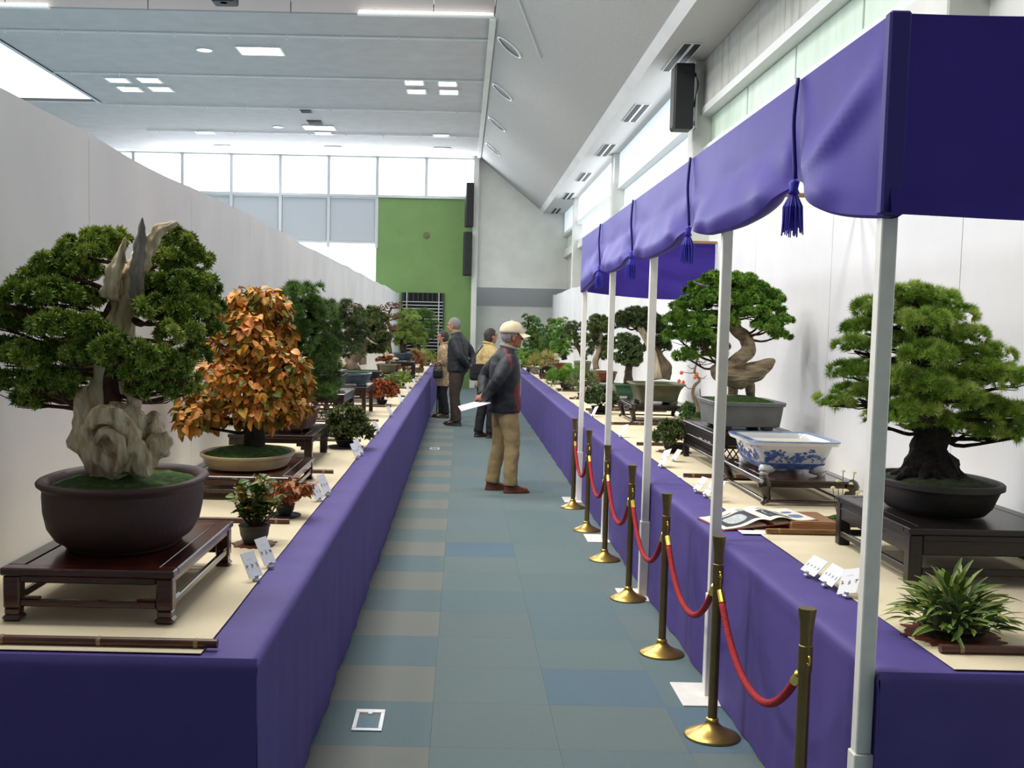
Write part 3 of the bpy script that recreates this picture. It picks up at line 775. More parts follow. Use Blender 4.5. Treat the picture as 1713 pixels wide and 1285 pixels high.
def near(u, v):
    x = u*(2.345-PXX); zb = 1.935-.012*math.sin(u*3.1); z = ZT+(zb-ZT)*v
    y = -.030-.012*v-.020*v*math.exp(-((v-(1-.33*u))/.09)**2)-.016*v*math.exp(-((v-(1-.55*u))/.12)**2)*u-.012*mnoise.noise((x*2.3, v*2.0, 9))
    return (x, y, z)
obj('valance_end', MB().grid(near, 34, 30), 'canopy_cloth', can, smooth=True)
obj('corner_shade_strip', MB().cbox(-.022, .035, -.046, -.006, 1.935, ZT+.004, .006), 'cord', can)  # darker strip: shadow by the post behind the cloth, put into colour
def farv(u, v):
    x = u*(2.345-PXX); sag = .055*4*u*(1-u)*0-.05*u; zb = 1.945+sag+.03*(2*u-1)**2; z = ZT-.01+(zb-ZT)*v
    y = 10.28-oy+.01*v+.022*v*math.sin(3*v+5*u)*.6+.014*mnoise.noise((x*2.6, v*3, 2))+.02*v*math.exp(-((v-(.25+.6*u))/.1)**2)
    return (x, y, z)
obj('valance_end', MB().grid(farv, 34, 24), 'canopy_cloth', can, smooth=True)
obj('top_rail', MB().cbox(.012, .036, -.02, 10.28-oy, ZT-.05, ZT-.015, .003), 'pole_wood', can)
for yy in (2.95, 6.60, 10.24): obj('cross_rail', MB().cbox(.012, 2.352-PXX, yy-oy-.012, yy-oy+.012, 2.425, 2.45, .003), 'pole_wood', can)
for py in posts_y:
    pz = 1.96 if py in (posts_y[0], posts_y[-1]) else 2.02
    p = obj('post', MB().cbox(-.0005+.0, .043, py-oy-.021, py-oy+.021, .46, ZT-.03, .003), 'post_paint', can)
    obj('post_sleeve', MB().cbox(-.006, .049, py-oy-.027, py-oy+.027, .006, .46, .003), 'post_paint', p)
    obj('base_plate', MB().cbox(-.125, .052, py-oy-.155, py-oy+.155, .0, .006, .002), 'post_paint', p)
for c in cords:
    cp = front((c-2.93)/(10.28-2.93), 1.0)
    mb = MB().tube([(-.022, c-oy, ZT+.004), (-.030, c-oy, ZT-.12), (-.026, c-oy, cp[2]+.12), (-.016, c-oy, cp[2])], .007, 7, 3)
    co = obj('cord', mb, 'cord', can, smooth=True)
    kz = cp[2]-.012
    mb = MB().lathe([(.004, kz+.01), (.018, kz), (.014, kz-.022), (.020, kz-.035), (.012, kz-.04)], 12, -.02, c-oy)
    obj('knot', mb, 'tassel', co, smooth=True)
    mb = MB()
    for k in range(46):
        th = k*2.4; r = .008+.024*math.sqrt(k/46)
        x, y = math.cos(th), math.sin(th)
        mb.tube([(-.02+x*.006, c-oy+y*.006, kz-.03), (-.02+x*r, c-oy+y*r, kz-.08), (-.02+x*r*(1+.3*rnd.random()), c-oy+y*r*(1+.3*rnd.random()), kz-.15-.03*rnd.random())], [.003, .0035, .002], 4, 1)
    obj('tassel', mb, 'tassel', co, kind=None)

# ---- stanchions and ropes
SX = 1.035; sy = [3.17+1.105*i for i in range(7)]; SH = .81
def stanchion(label, y):
    t = thing('rope_stanchion', label, 'stanchion', (SX, y, 0), 0, 'brass rope stanchions in front of the right table')
    obj('base', MB().lathe([(.11, .0), (.112, .004), (.108, .010), (.08, .022), (.05, .036), (.03, .052), (.022, .066), (.022, .07)], 36), 'brass', t, smooth=True)
    obj('pole', MB().lathe([(.0185, .066), (.0185, .62), (.021, .622), (.021, .70), (.0185, .702), (.0185, .72)], 20), 'brass_old', t, smooth=False)
    obj('collar', MB().lathe([(.022, .062), (.025, .066), (.025, .074), (.0195, .078)], 20), 'gold', t)
    obj('cup', MB().lathe([(.019, .715), (.0185, .73), (.022, .77), (.0265, .808), (.0265, .812), (.024, .812)], 20), 'brass_old', t, smooth=False)
    for s in (-1, 1): obj('hook_eye', MB().tube([(0, s*.020, .672), (0, s*.034, .676), (0, s*.040, .662), (0, s*.034, .650), (0, s*.021, .654)], .004, 6, 3), 'gold', t, smooth=True)
    return t
for i, y in enumerate(sy): stanchion('brass rope stanchion, %s from the camera in the row along the right table' % ORD[i], y)
for i in range(6):
    a, b = sy[i]+.042, sy[i+1]-.042
    t = thing('barrier_rope', 'red rope with brass ends, %s span from the camera' % ORD[i], 'rope', (SX, (a+b)/2, 0), 0, 'red ropes between the stanchions')
    h = (b-a)/2; za = .655
    def cat(s): return (0, h*s, za-.05-.235*(1-abs(s)**2.2))
    pts = [cat(-.93+1.86*k/14) for k in range(15)]
    obj('rope', MB().tube(pts, .0135, 10, 2), 'rope_red', t, smooth=True)
    for s in (-1, 1):
        e = Vector(pts[0 if s < 0 else -1]); e2 = Vector(pts[1 if s < 0 else -2]); d = (e-e2).normalized(); top = Vector((0, s*(h-.004), za))
        obj('rope_end', MB().tube([e-d*.012, e+d*.045, e+d*.05], [.0155, .0155, .008], 12), 'gold', t, smooth=False)
        obj('snap_hook', MB().tube([e+d*.045, (e+d*.05).lerp(top, .6), top, top+Vector((0, s*.006, .010))], .0045, 6, 3), 'gold', t, smooth=True)

# ================================================================ stands
def stand(name, label, cx, cy, w, d, h, style='high', mat_='ebony', panel=None, ap=None, lattice=False):
    """wooden display stand; w across (x), d along the table (y), h high"""
    t = thing(name, label, 'stand', (cx, cy, PZ))
    panel = panel or mat_; tt = .018 if h < .16 else .024; x, y = w/2, d/2; fr = .055 if min(w, d) > .35 else .035
    if style == 'slab':
        obj('top', MB().cbox(-x, x, -y, y, h-.02, h, .006), mat_, t)
        for sx in (-1, 1):
            for s2 in (-1, 1): obj('foot', MB().cbox(sx*(x-.03)-.02, sx*(x-.03)+.02, s2*(y-.03)-.02, s2*(y-.03)+.02, 0, h-.02, .004), mat_, t)
        return t
    tr = MB().cbox(-x, x, -y, -y+fr, h-tt, h, .004).cbox(-x, x, y-fr, y, h-tt, h, .004).cbox(-x, -x+fr, -y+fr, y-fr, h-tt, h, .004).cbox(x-fr, x, -y+fr, y-fr, h-tt, h, .004)
    top = obj('top_frame', tr, mat_, t)
    obj('top_panel', MB().cbox(-x+fr+.002, x-fr-.002, -y+fr+.002, y-fr-.002, h-tt+.001, h-.0015, .002), panel, top)
    ls = .05 if w > .45 else .036
    if h > .25: ls = .04
    i = .006
    ap = ap or h*.16
    if style == 'cab':
        for sx in (-1, 1):
            for s2 in (-1, 1):
                px, py = sx*(x-.03), s2*(y-.03)
                o2 = Vector((sx, s2, 0))*.7
                pts = [(px, py, h-tt), Vector((px, py, h*.78))+o2*.018, Vector((px, py, h*.5))+o2*.004, Vector((px, py, h*.2))-o2*.02, Vector((px, py, .03))+o2*.004, Vector((px, py, .011))+o2*.03]
                obj('cabriole_leg', MB().tube(pts, [.034, .036, .026, .018, .015, .012], 8, 4), mat_, t, smooth=True)
        for s2 in (-1, 1):
            obj('apron', MB().cbox(-x+.03, x-.03, s2*(y-.028)-.009, s2*(y-.028)+.009, h-tt-ap, h-tt, .004), mat_, t)
            obj('apron', MB().cbox(s2*(x-.028)-.009, s2*(x-.028)+.009, -y+.03, y-.03, h-tt-ap, h-tt, .004), mat_, t)
            obj('stretcher', MB().cbox(-x+.04, x-.04, s2*(y-.03)-.009, s2*(y-.03)+.009, h*.12, h*.12+.014, .003), mat_, t)
            obj('stretcher', MB().cbox(s2*(x-.03)-.009, s2*(x-.03)+.009, -y+.04, y-.04, h*.12, h*.12+.014, .003), mat_, t)
        return t
    for sx in (-1, 1):
        for s2 in (-1, 1):
            lx0, lx1 = sorted((sx*(x-i), sx*(x-i-ls))); ly0, ly1 = sorted((s2*(y-i), s2*(y-i-ls)))
            lg = obj('leg', MB().cbox(lx0, lx1, ly0, ly1, 0 if style != 'low' else h*.24, h-tt, .005), mat_, t)
            if style == 'low':
                obj('hoof_foot', MB().cbox(lx0-.004, lx1+.004, ly0-.004, ly1+.004, 0, h*.12, .008).cbox(lx0+.003, lx1-.003, ly0+.003, ly1-.003, h*.12, h*.24, .003), mat_, lg)
    for s2 in (-1, 1):
        for ax in (0, 1):
            L = (x if ax == 0 else y)-i-ls; off = s2*((y if ax == 0 else x)-i-.014)
            def B(a0, a1, th, z0, z1, c=.003):
                return MB().cbox(a0, a1, off-th, off+th, z0, z1, c) if ax == 0 else MB().cbox(off-th, off+th, a0, a1, z0, z1, c)
            apr = obj('apron', B(-L, L, .010, h-tt-ap, h-tt), mat_, t)
            if style == 'low':
                obj('stretcher', B(-L, L, .009, h*.28, h*.28+.022), mat_, t)
                for sg in (-1, 1): obj('stretcher_step', B(*sorted((sg*(L-.06), sg*L)), .0095, h*.28+.022, h*.28+.03), mat_, t)
            elif style == 'bar':
                obj('stretcher', B(-L, L, .010, h*.18, h*.18+.025), mat_, t)
                obj('apron_bead', B(-L, L, .0125, h-tt-ap*.42, h-tt-ap*.30, .001), mat_, apr)
            else:
                for sg in (-1, 1):
                    a0, a1 = sorted((sg*L, sg*(L-.05))); z1 = h-tt-ap
                    obj('bracket', B(a0, a1, .008, z1-.018, z1, .002), mat_, apr)
                    a0, a1 = sorted((sg*L, sg*(L-.022))); obj('bracket', B(a0, a1, .008, z1-.04, z1-.018, .002), mat_, apr)
                if lattice and L > .05:
                    lb = MB(); n = max(4, int(L*2/.04)); z0, z1 = h*.38, h*.62
                    for k in range(n):
                        a0 = -L+2*L*k/n; a1 = -L+2*L*(k+1)/n
                        for (za, zb) in ((z0, z1), (z1, z0)):
                            lb.bar((a0, off, za), (a1, off, zb), .007) if ax == 0 else lb.bar((off, a0, za), (off, a1, zb), .007)
                    obj('lattice', lb, mat_, t)
                    obj('stretcher', B(-L, L, .008, z0-.016, z0), mat_, t); obj('stretcher', B(-L, L, .008, z1, z1+.016), mat_, t)
    return t

# ================================================================ pots and trees
def pot(parent, kind, a, b, h, mat_, n=None, moss='moss', mh=None, foot=.0, feet=True):
    """planter with hollow rim, soil and moss; a, b half widths of the rim"""
    f0 = .012 if foot == 0 else foot
    if kind == 'bowl':     # deep oval bowl with a foot ring and a rolled rim
        n = n or 2.3
        sec = [(.0, .66, ), (.03, .68), (.045, .655), (.07, .70), (.15, .80), (.32, .885), (.55, .925), (.78, .935), (.86, .93), (.90, .955), (.94, .995), (.975, 1.0), (1.0, .985), (1.0, .90), (.95, .85), (.90, .84)]
    elif kind == 'oval':   # shallow oval tray
        n = n or 2.2
        sec = [(.08, .80), (.10, .84), (.40, .91), (.74, .95), (.78, .985), (.86, 1.0), (.98, 1.0), (1.0, .985), (1.0, .93), (.90, .915), (.84, .91)]
    elif kind == 'drum':
        n = n or 2.2
        sec = [(.06, .70), (.08, .74), (.3, .84), (.7, .92), (.80, .95), (.84, 1.0), (.97, 1.0), (1.0, .98), (1.0, .92), (.9, .90), (.86, .90)]
    elif kind == 'flare':  # rectangular, walls curving out to a wide rim
        n = n or 7
        sec = [(.08, .70), (.10, .73), (.4, .77), (.7, .84), (.88, .93), (.93, 1.0), (.98, 1.0), (1.0, .985), (1.0, .90), (.92, .87), (.86, .86)]
    else:                  # 'rect'
        n = n or 9
        sec = [(.08, .84), (.10, .87), (.5, .91), (.84, .94), (.86, .985), (.98, 1.0), (1.0, .99), (1.0, .92), (.93, .91), (.88, .90)]
    zf = 0 if kind == 'bowl' or not feet else f0
    S = [(zf+(h-zf)*q, a*r, b*(r if kind in ('bowl', 'flare', 'drum') else 1-(1-r)*min(1, a/b))) for q, r in sec]
    p = obj('pot', MB().ovals(S, n, 56), mat_, parent, smooth=True); fold(p, 40)
    if kind != 'bowl' and feet:
        for sx in (-1, 1):
            for s2 in (-1, 1):
                px, py = sx*a*.56, s2*b*.58
                obj('pot_foot', MB().cbox(px-a*.14, px+a*.14, py-b*.12, py+b*.12, 0, f0+h*.12, .006), mat_, p)
    z, aa, bb = S[-1]; mh = mh if mh is not None else h*.12
    def mound(u, v):
        th = 2*math.pi*u; c, s = math.cos(th), math.sin(th); e = 2/n
        x = aa*math.copysign(abs(c)**e, c)*v*.995; y = bb*math.copysign(abs(s)**e, s)*v*.995
        return (x, y, z+(mh*(1-v**2.2))+.006*mnoise.noise((x*30, y*30, a*9))*(1 if v < .97 else 0)+.004*mnoise.noise((x*90, y*90, 2)))
    obj('moss', MB().grid(mound, 48, 14, flip=True), moss, parent, smooth=True)
    return z+mh

class Tree:
    def __init__(s, name, label, x, y, z, Y=None):
        s.t = thing(name, label, 'bonsai', (x, y, z)); s.o = Vector((x, y, z)); s.Y = y if Y is None else Y; s.m = s.Y/F; s.path = []
    def L(s, px, py, dy=0.0): return at(px, py, s.Y+dy)-s.o
    def trunk(s, pts, radii, mat_, seg=12, res=5, name='trunk', flute=(5, .10, 1.0), wob=.22, ws=18, main=True, flat=1.0):
        P = [s.L(*p) for p in pts]
        if main: s.path += [Vector(p) for p in spline(P, radii, 3)[0]]
        return obj(name, MB().tube(P, radii, seg, res, flute=flute, wob=wob, ws=ws, flat=flat, seed=rnd.random()*9), mat_, s.t, smooth=True)
    def near(s, c):
        best = min(s.path, key=lambda p: (p-c).length+(.6*max(0, p.z-c.z+.02))); return best
    def pads(s, lst, kind, mat_, size, dens=1.0, thick=.85, bark='bark', br=.010, tw=5, jit=.22, spread=.35, low=-.35, name='foliage_pad'):
        for p in lst:
            x, y, rx, ry = p[:4]; r = (rx*s.m, rx*s.m*thick, ry*s.m)
            dy = p[4] if len(p) > 4 else rnd.uniform(-1, 1)*spread*s.span
            c = s.L(x, y, dy)
            foliage_pad(s.t, c, r, kind, mat_, size, dens, low, name)
            if s.path and br: branch(s.t, s.near(c), c+Vector((0, 0, -r[2]*.35)), br, br*.45, bark, tw, r)
    span = .3
    def roots(s, n, r, R, h, mat_):
        mb = MB()
        b0 = s.path[0]
        for k in range(n):
            th = 6.283*k/n+rnd.uniform(-.2, .2); d = Vector((math.cos(th), math.sin(th), 0)); q = rnd.uniform(.8, 1.15)
            mb.tube([b0+d*r*.3+Vector((0, 0, h)), b0+d*r*.8+Vector((0, 0, h*.45)), b0+d*R*.7*q+Vector((0, 0, h*.12)), b0+d*R*q+Vector((0, 0, -.01))], [r*.55, r*.42, r*.26, r*.1], 7, 3, wob=.25, ws=30)
        obj('surface_roots', mb, mat_, s.t, smooth=True)

# ---------------------------------------------------------------- left table
stand('low_stand', 'low red-brown rosewood stand with hoof feet under the driftwood juniper', -1.105, 3.645, .52, .86, .165, 'low', 'rosewood', 'rosewood_panel', ap=.022)
T = Tree('juniper_bonsai', 'large juniper bonsai with bleached driftwood trunk in a brown oval bowl', -1.115, 3.63, PZ+.165+.001)
T.span = .34
sz = pot(T.t, 'bowl', .262, .345, .225, 'pot_brown', mh=.03)
T.trunk([(200, 800, -.02), (178, 752, -.02), (160, 700, 0), (178, 650, .03), (190, 590, .03), (204, 530, .03), (220, 480, .02), (228, 445, .02)], [.075, .085, .066, .056, .05, .05, .044, .03], 'deadwood', 20, 7, flute=(6, .16, 1.6), wob=.5, ws=16)
T.trunk([(190, 690, -.03), (184, 640, -.01), (188, 590, 0), (180, 540, .02), (190, 500, .02)], [.03, .026, .022, .02, .012], 'bark_red', 10, 5, name='live_vein', flute=(4, .1, 1), main=False)
for pts, rr in (
    ([(142, 648, -.02), (138, 685, -.05), (150, 735, -.09), (176, 770, -.11), (200, 792, -.10)], [.012, .028, .034, .034, .03]),
    ([(148, 722, -.06), (160, 700, -.11), (190, 695, -.13), (214, 718, -.14), (222, 752, -.14), (208, 786, -.13)], [.02, .03, .032, .03, .028, .02]),
    ([(160, 742, -.12), (178, 722, -.15), (200, 738, -.17), (206, 765, -.16), (196, 790, -.15)], [.014, .018, .018, .016, .012]),
    ([(196, 690, -.02), (222, 700, -.05), (244, 722, -.05), (262, 708, -.04), (272, 704, -.04)], [.045, .042, .036, .036, .022]),
    ([(208, 775, -.08), (236, 768, -.10), (258, 752, -.10), (274, 740, -.09), (282, 736, -.08)], [.04, .044, .042, .038, .026]),
    ([(244, 722, -.06), (258, 728, -.06), (266, 745, -.07), (262, 762, -.08)], [.03, .026, .022, .018]),
    ([(210, 745, -.10), (232, 752, -.13), (240, 775, -.13), (246, 796, -.12)], [.032, .034, .03, .02]),
    ([(172, 700, .06), (150, 740, .08), (160, 790, .08)], [.03, .04, .03]),
    ([(214, 650, -.01), (224, 672, -.02), (216, 700, -.03)], [.02, .026, .02])):
    T.trunk(pts, rr, 'deadwood', 14, 6, name='driftwood_burl', flute=(5, .16, 1.4), wob=.45, ws=26, main=False)
T.trunk([(212, 500, 0), (226, 462, -.01), (246, 420, -.02), (268, 385, -.03), (284, 378, -.03), (297, 371, -.03)], [.036, .036, .026, .016, .011, .003], 'deadwood', 16, 8, name='driftwood_spike', flute=(3, .34, .5), wob=.6, ws=40, main=False, flat=.5)
T.trunk([(224, 505, -.05), (230, 455, -.06), (235, 405, -.06), (238, 364, -.06)], [.010, .022, .017, .002], 'deadwood_grey', 16, 8, name='driftwood_spike', flute=(3, .32, .5), wob=.5, ws=40, main=False, flat=.5)
T.trunk([(186, 500, -.03), (192, 456, -.04), (202, 425, -.05), (209, 398, -.05)], [.03, .024, .013, .003], 'deadwood', 16, 8, name='driftwood_spike', flute=(3, .32, .5), wob=.5, ws=40, main=False, flat=.6)
T.pads([(176, 410, 40, 20, .14), (140, 424, 42, 21, .05), (100, 450, 42, 21, .0), (62, 476, 38, 20, .08), (140, 462, 38, 18, .2), (28, 502, 40, 21, -.05), (82, 500, 46, 22, -.1), (128, 505, 36, 18, .05), (10, 540, 40, 27, 0), (52, 546, 46, 22, .05), (104, 552, 46, 22, -.15), (150, 552, 30, 17, -.18),
        (12, 596, 44, 22, .0), (58, 600, 44, 22, -.12), (110, 596, 40, 20, .15), (150, 598, 36, 18, -.2), (200, 590, 40, 18, -.22), (26, 646, 44, 17, .05), (82, 642, 42, 18, -.1), (130, 630, 34, 16, .18), (45, 672, 30, 11, .0), (112, 664, 28, 12, .12),
        (250, 606, 40, 21, -.16), (290, 628, 34, 21, -.08), (262, 652, 40, 16, -.05), (300, 654, 24, 15, .05), (222, 630, 30, 16, -.18),
        (292, 408, 28, 20, .12), (326, 436, 26, 24, .15), (284, 446, 30, 18, .08), (338, 478, 24, 22, .08), (300, 482, 36, 21, .02), (262, 480, 22, 15, .04), (268, 522, 38, 18, -.06), (316, 526, 40, 22, -.02), (344, 560, 26, 18, .1), (352, 512, 16, 17, .12), (300, 560, 34, 16, -.1), (324, 598, 20, 20, .1)],
       'juniper', 'fol_juniper', .021, .95, .85, 'bark_red', .010, 8, low=-.2)

A1 = stand('flat_stand', 'flat polished rosewood stand under the orange autumn tree', -1.14, 5.955, .58, .87, .125, 'low', 'rosewood', 'rosewood_panel', ap=.03)
T = Tree('autumn_maple_bonsai', 'bonsai with orange and yellow autumn leaves in a shallow cream oval pot', -1.155, 5.95, PZ+.125+.001)
T.span = .26
sz = pot(T.t, 'oval', .25, .34, .08, 'pot_cream', mh=.045, feet=False)
T.trunk([(424, 762), (424, 720), (420, 670), (414, 610), (418, 550), (420, 500)], [.062, .05, .042, .034, .024, .012], 'bark_dark', 14, 5)
T.roots(8, .06, .17, .05, 'bark_dark')
lv = []
for (x, y, rx, ry) in [(425, 500, 40, 18), (440, 520, 42, 22), (400, 525, 36, 20), (430, 555, 55, 24), (465, 560, 28, 24), (385, 580, 34, 22), (430, 600, 60, 26), (480, 610, 32, 28), (372, 625, 38, 22), (420, 640, 55, 24), (470, 650, 42, 24), (350, 665, 46, 18), (330, 690, 36, 16), (400, 690, 40, 16), (440, 700, 44, 14), (490, 680, 28, 22), (320, 712, 24, 10), (345, 705, 22, 12), (500, 645, 18, 20), (412, 545, 26, 24), (425, 575, 30, 20), (425, 688, 34, 14), (440, 664, 36, 16)]:
    dy = rnd.uniform(-.22, .2) if (x, y) not in ((412, 545), (425, 575), (425, 688), (440, 664)) else -.2; c = T.L(x, y, dy); r = (rx*T.m, rx*T.m*.9, ry*T.m)
    branch(T.t, T.near(c), c, .012, .005, 'bark_dark', 6, r)
    n = int(rx*ry*.17)+40
    for k in range(n):
        d = Vector((rnd.gauss(0, 1), rnd.gauss(0, 1), rnd.gauss(.2, 1))).normalized()*rnd.uniform(.6, 1.08)
        lv.append((c+Vector((d.x*r[0], d.y*r[1], d.z*r[2])), d))
def leaf_mesh(l, w_, fold_=.25, tip=.0, rows=4, bend=.25, lobes=0):
    v = []; f = []
    for i in range(rows+1):
        t = i/rows; ww = w_*(math.sin(math.pi*min(1, t*.92+.04))**.8)
        if lobes: ww *= 1+.35*math.sin(t*lobes*6.28)
        y = l*t; z = -bend*l*t*t
        v += [(-ww/2, y, z+fold_*ww/2), (0, y, z), (ww/2, y, z+fold_*ww/2)]
    for i in range(rows):
        a = 3*i; f += [(a, a+1, a+4, a+3), (a+1, a+2, a+5, a+4)]
    return v, f
def leaves(tree_t, lv, l, w_, mats_obj, mat_rest, maxn=300, name='leaf', size=.35, lobes=0, up=.3, bend=.25, droop=0.0):
    """the leaves nearest the camera as objects of their own, the rest as one mesh"""
    lv = sorted(lv, key=lambda q: q[0].y)
    proto = []
    for k in range(4):
        v, f = leaf_mesh(l*(.85+.1*k), w_*(.9+.07*k), .2+.1*k, bend=bend+.1*k, lobes=lobes)
        me = bpy.data.meshes.new(name); me.from_pydata(v, [], f); me.materials.append(M[mats_obj]); proto.append((me, np.array(v), f))
    V = []; tint = []
    for i, (p, d) in enumerate(lv):
        dr = Vector((d.x+rnd.uniform(-.6, .6), d.y+rnd.uniform(-.6, .6), d.z*.6-droop+rnd.uniform(-.5, .5))).normalized()
        q = dr.to_track_quat('Y', 'Z') @ __import__('mathutils').Quaternion((0, 1, 0), rnd.uniform(-.8, .8)); s = 1+rnd.uniform(-size, size)
        me, v, f = proto[i % 4]
        if i < maxn:
            o = bpy.data.objects.new(name, me); C.objects.link(o); o.parent = tree_t; o.location = p; o.rotation_mode = 'QUATERNION'; o.rotation_quaternion = q; o.scale = (s, s, s)
        else:
            R = np.array(q.to_matrix()); wv = v@R.T*s+np.array(p); tt = rnd.random()
            for a in f: V.append(wv[list(a)]); tint.append(tt)
    if V: soup(name+'_mass' if False else 'leaves', np.array(V), mat_rest, tree_t, tint, 4, 'stuff')
leaves(T.t, lv, .042, .037, 'leaf_autumn', 'fol_orange', 300, droop=.35)

stand('tall_stand', 'dark wooden stand with bracketed apron under the red box pot', -1.20, 7.31, .54, .84, .20, 'high', 'ebony_brown', ap=.03)
T = Tree('black_pine_bonsai', 'tall dense dark green pine in a red-brown box pot behind the orange tree', -1.19, 7.31, PZ+.201, 7.31)
T.span = .2
sz = pot(T.t, 'rect', .225, .30, .135, 'pot_red')
T.trunk([(470, 690), (478, 660), (490, 620), (500, 560), (505, 500)], [.06, .05, .04, .03, .012], 'bark_dark')
T.pads([(510, 490, 28, 14), (498, 508, 34, 17), (525, 520, 28, 17), (490, 540, 36, 20), (530, 548, 28, 18), (508, 565, 40, 18), (545, 585, 20, 16), (495, 590, 40, 20), (530, 605, 34, 18), (510, 630, 42, 18), (545, 640, 20, 14), (480, 640, 34, 20), (530, 660, 32, 12), (490, 665, 36, 12)],
       'pine', 'fol_pine', .040, .9, .9, 'bark_dark', .010, 4)
stand('lattice_stand', 'tall dark wooden stand with openwork lattice under the dark box pot', -1.20, 9.2, .54, .86, .345, 'high', 'ebony_brown', ap=.05, lattice=True)
T = Tree('layered_pine_bonsai', 'layered dark green pine in a dark box pot, fourth tree on the left', -1.20, 9.2, PZ+.346)
T.span = .22
sz = pot(T.t, 'rect', .23, .30, .14, 'pot_black')
T.trunk([(545, 625), (553, 605), (562, 580), (560, 555), (566, 525)], [.07, .055, .042, .034, .014], 'bark')
T.pads([(566, 515, 22, 9), (550, 528, 26, 9), (588, 536, 20, 8), (570, 545, 30, 9), (548, 556, 24, 9), (598, 560, 18, 9), (572, 572, 32, 10), (545, 582, 24, 9), (590, 588, 24, 8), (560, 598, 22, 7)], 'pine', 'fol_dark', .034, .9, .9, 'bark', .010, 3)
stand('tall_stand', 'tall dark wooden stand under the blue-grey oval pot', -1.17, 11.0, .52, .9, .30, 'high', 'ebony_brown', ap=.04)
T = Tree('juniper_dome_bonsai', 'domed juniper bonsai with thick pale trunk base in a blue-grey oval pot', -1.13, 11.0, PZ+.301)
T.span = .2
sz = pot(T.t, 'oval', .235, .32, .12, 'pot_blue')
T.trunk([(586, 618), (588, 603), (600, 590), (612, 572), (620, 550), (618, 530)], [.085, .07, .055, .045, .034, .014], 'bark_pale', flute=(5, .2, 1))
T.trunk([(575, 612, -.1), (566, 606, -.12), (557, 618, -.14)], [.04, .028, .008], 'deadwood', name='driftwood', main=False)
T.trunk([(600, 575, -.1), (612, 565, -.12), (622, 572, -.12), (632, 576, -.12)], [.012, .01, .008, .004], 'deadwood', name='driftwood', main=False)
T.pads([(616, 524, 18, 7), (604, 534, 16, 8), (628, 532, 16, 8), (616, 541, 22, 8), (637, 548, 10, 8), (600, 548, 12, 7), (632, 562, 14, 8), (643, 560, 8, 8), (640, 578, 12, 7), (625, 588, 14, 6), (604, 566, 10, 6)], 'juniper', 'fol_olive', .030, .9, .9, 'bark_red', .012, 3)
stand('tall_stand', 'dark square stand under the pale bare tree, sixth from the near end on the left', -1.17, 12.95, .50, .7, .26, 'bar', 'ebony')
T = Tree('bare_tree_bonsai', 'leafless pinkish fine-twigged bonsai rising behind the layered pine', -1.17, 12.95, PZ+.261)
T.span = .2
sz = pot(T.t, 'oval', .23, .28, .10, 'pot_black')
T.trunk([(607, 610), (604, 590), (600, 560), (596, 530), (594, 512)], [.05, .04, .03, .02, .006], 'bark_pale')
T.pads([(594, 514, 12, 6), (586, 520, 10, 6), (603, 522, 10, 6), (598, 535, 14, 6), (590, 548, 14, 6), (608, 552, 12, 6)], 'soft', 'fol_bud', .010, .16, .9, 'bark_pale', .010, 14)
stand('small_stand', 'small reddish stand with legs under the olive pot on the left table', -1.0, 14.7, .34, .44, .235, 'high', 'rosewood')
T = Tree('driftwood_juniper_bonsai', 'small juniper with slanting tan driftwood in an olive pot', -.985, 14.7, PZ+.236)
T.span = .12
sz = pot(T.t, 'drum', .115, .14, .15, 'pot_olive')
T.trunk([(652, 606), (646, 592), (640, 578), (634, 570)], [.045, .04, .032, .01], 'deadwood', flute=(4, .25, 1))
T.trunk([(654, 604, -.06), (660, 600, -.08), (667, 601, -.1)], [.02, .016, .006], 'deadwood', name='driftwood', main=False)
T.pads([(632, 574, 12, 7), (625, 583, 12, 6), (640, 586, 10, 6)], 'juniper', 'fol_shimpaku', .028, .9, .9, 'bark_red', .008, 2)
T.pads([(650, 601, 9, 3), (640, 603, 9, 4)], 'soft', 'fol_rust', .022, .8, .9, 'bark_red', 0, 0)
stand('small_stand', 'plain dark stand under the dark leafless tree near the partition end', -1.12, 16.6, .40, .6, .20, 'bar', 'ebony')
T = Tree('dark_bare_bonsai', 'dark leafless bonsai with twisting twigs against the white partition', -1.10, 16.6, PZ+.201)
T.span = .2
sz = pot(T.t, 'rect', .18, .22, .11, 'pot_red')
T.trunk([(652, 592), (650, 575), (654, 555), (648, 535), (655, 515)], [.05, .038, .03, .024, .010], 'bark_red')
T.pads([(640, 515, 9, 5), (655, 512, 9, 6), (666, 512, 7, 6), (645, 530, 11, 5), (662, 530, 10, 6), (640, 545, 9, 5), (660, 550, 10, 5)], 'soft', 'fol_bud', .012, .16, .9, 'bark_red', .012, 16)
stand('tall_stand', 'black open stand under the light green pine at the far left', -.98, 18.4, .40, .6, .30, 'bar', 'ebony')
T = Tree('layered_pine_bonsai', 'light green layered pine in a dark oval pot in front of the grille', -.98, 18.4, PZ+.301)
T.span = .25
sz = pot(T.t, 'drum', .175, .22, .14, 'pot_blue')
T.trunk([(676, 590), (674, 575), (680, 560), (682, 535)], [.06, .048, .036, .014], 'bark')
T.pads([(683, 526, 12, 5), (672, 534, 13, 5), (690, 537, 12, 5), (668, 548, 14, 6), (688, 550, 16, 6), (672, 560, 18, 6), (698, 563, 12, 5), (684, 572, 20, 6), (666, 572, 12, 5), (700, 575, 10, 5)], 'pine', 'fol_light', .045, .9, .9, 'bark', .014, 3)
stand('tall_stand', 'black stand under the farthest dark pine on the left', -.95, 21.6, .40, .6, .22, 'bar', 'ebony')
T = Tree('far_pine_bonsai', 'darker green pine in a red pot, farthest tree on the left table', -.92, 21.6, PZ+.221)
T.span = .25
sz = pot(T.t, 'rect', .17, .22, .13, 'pot_rust')
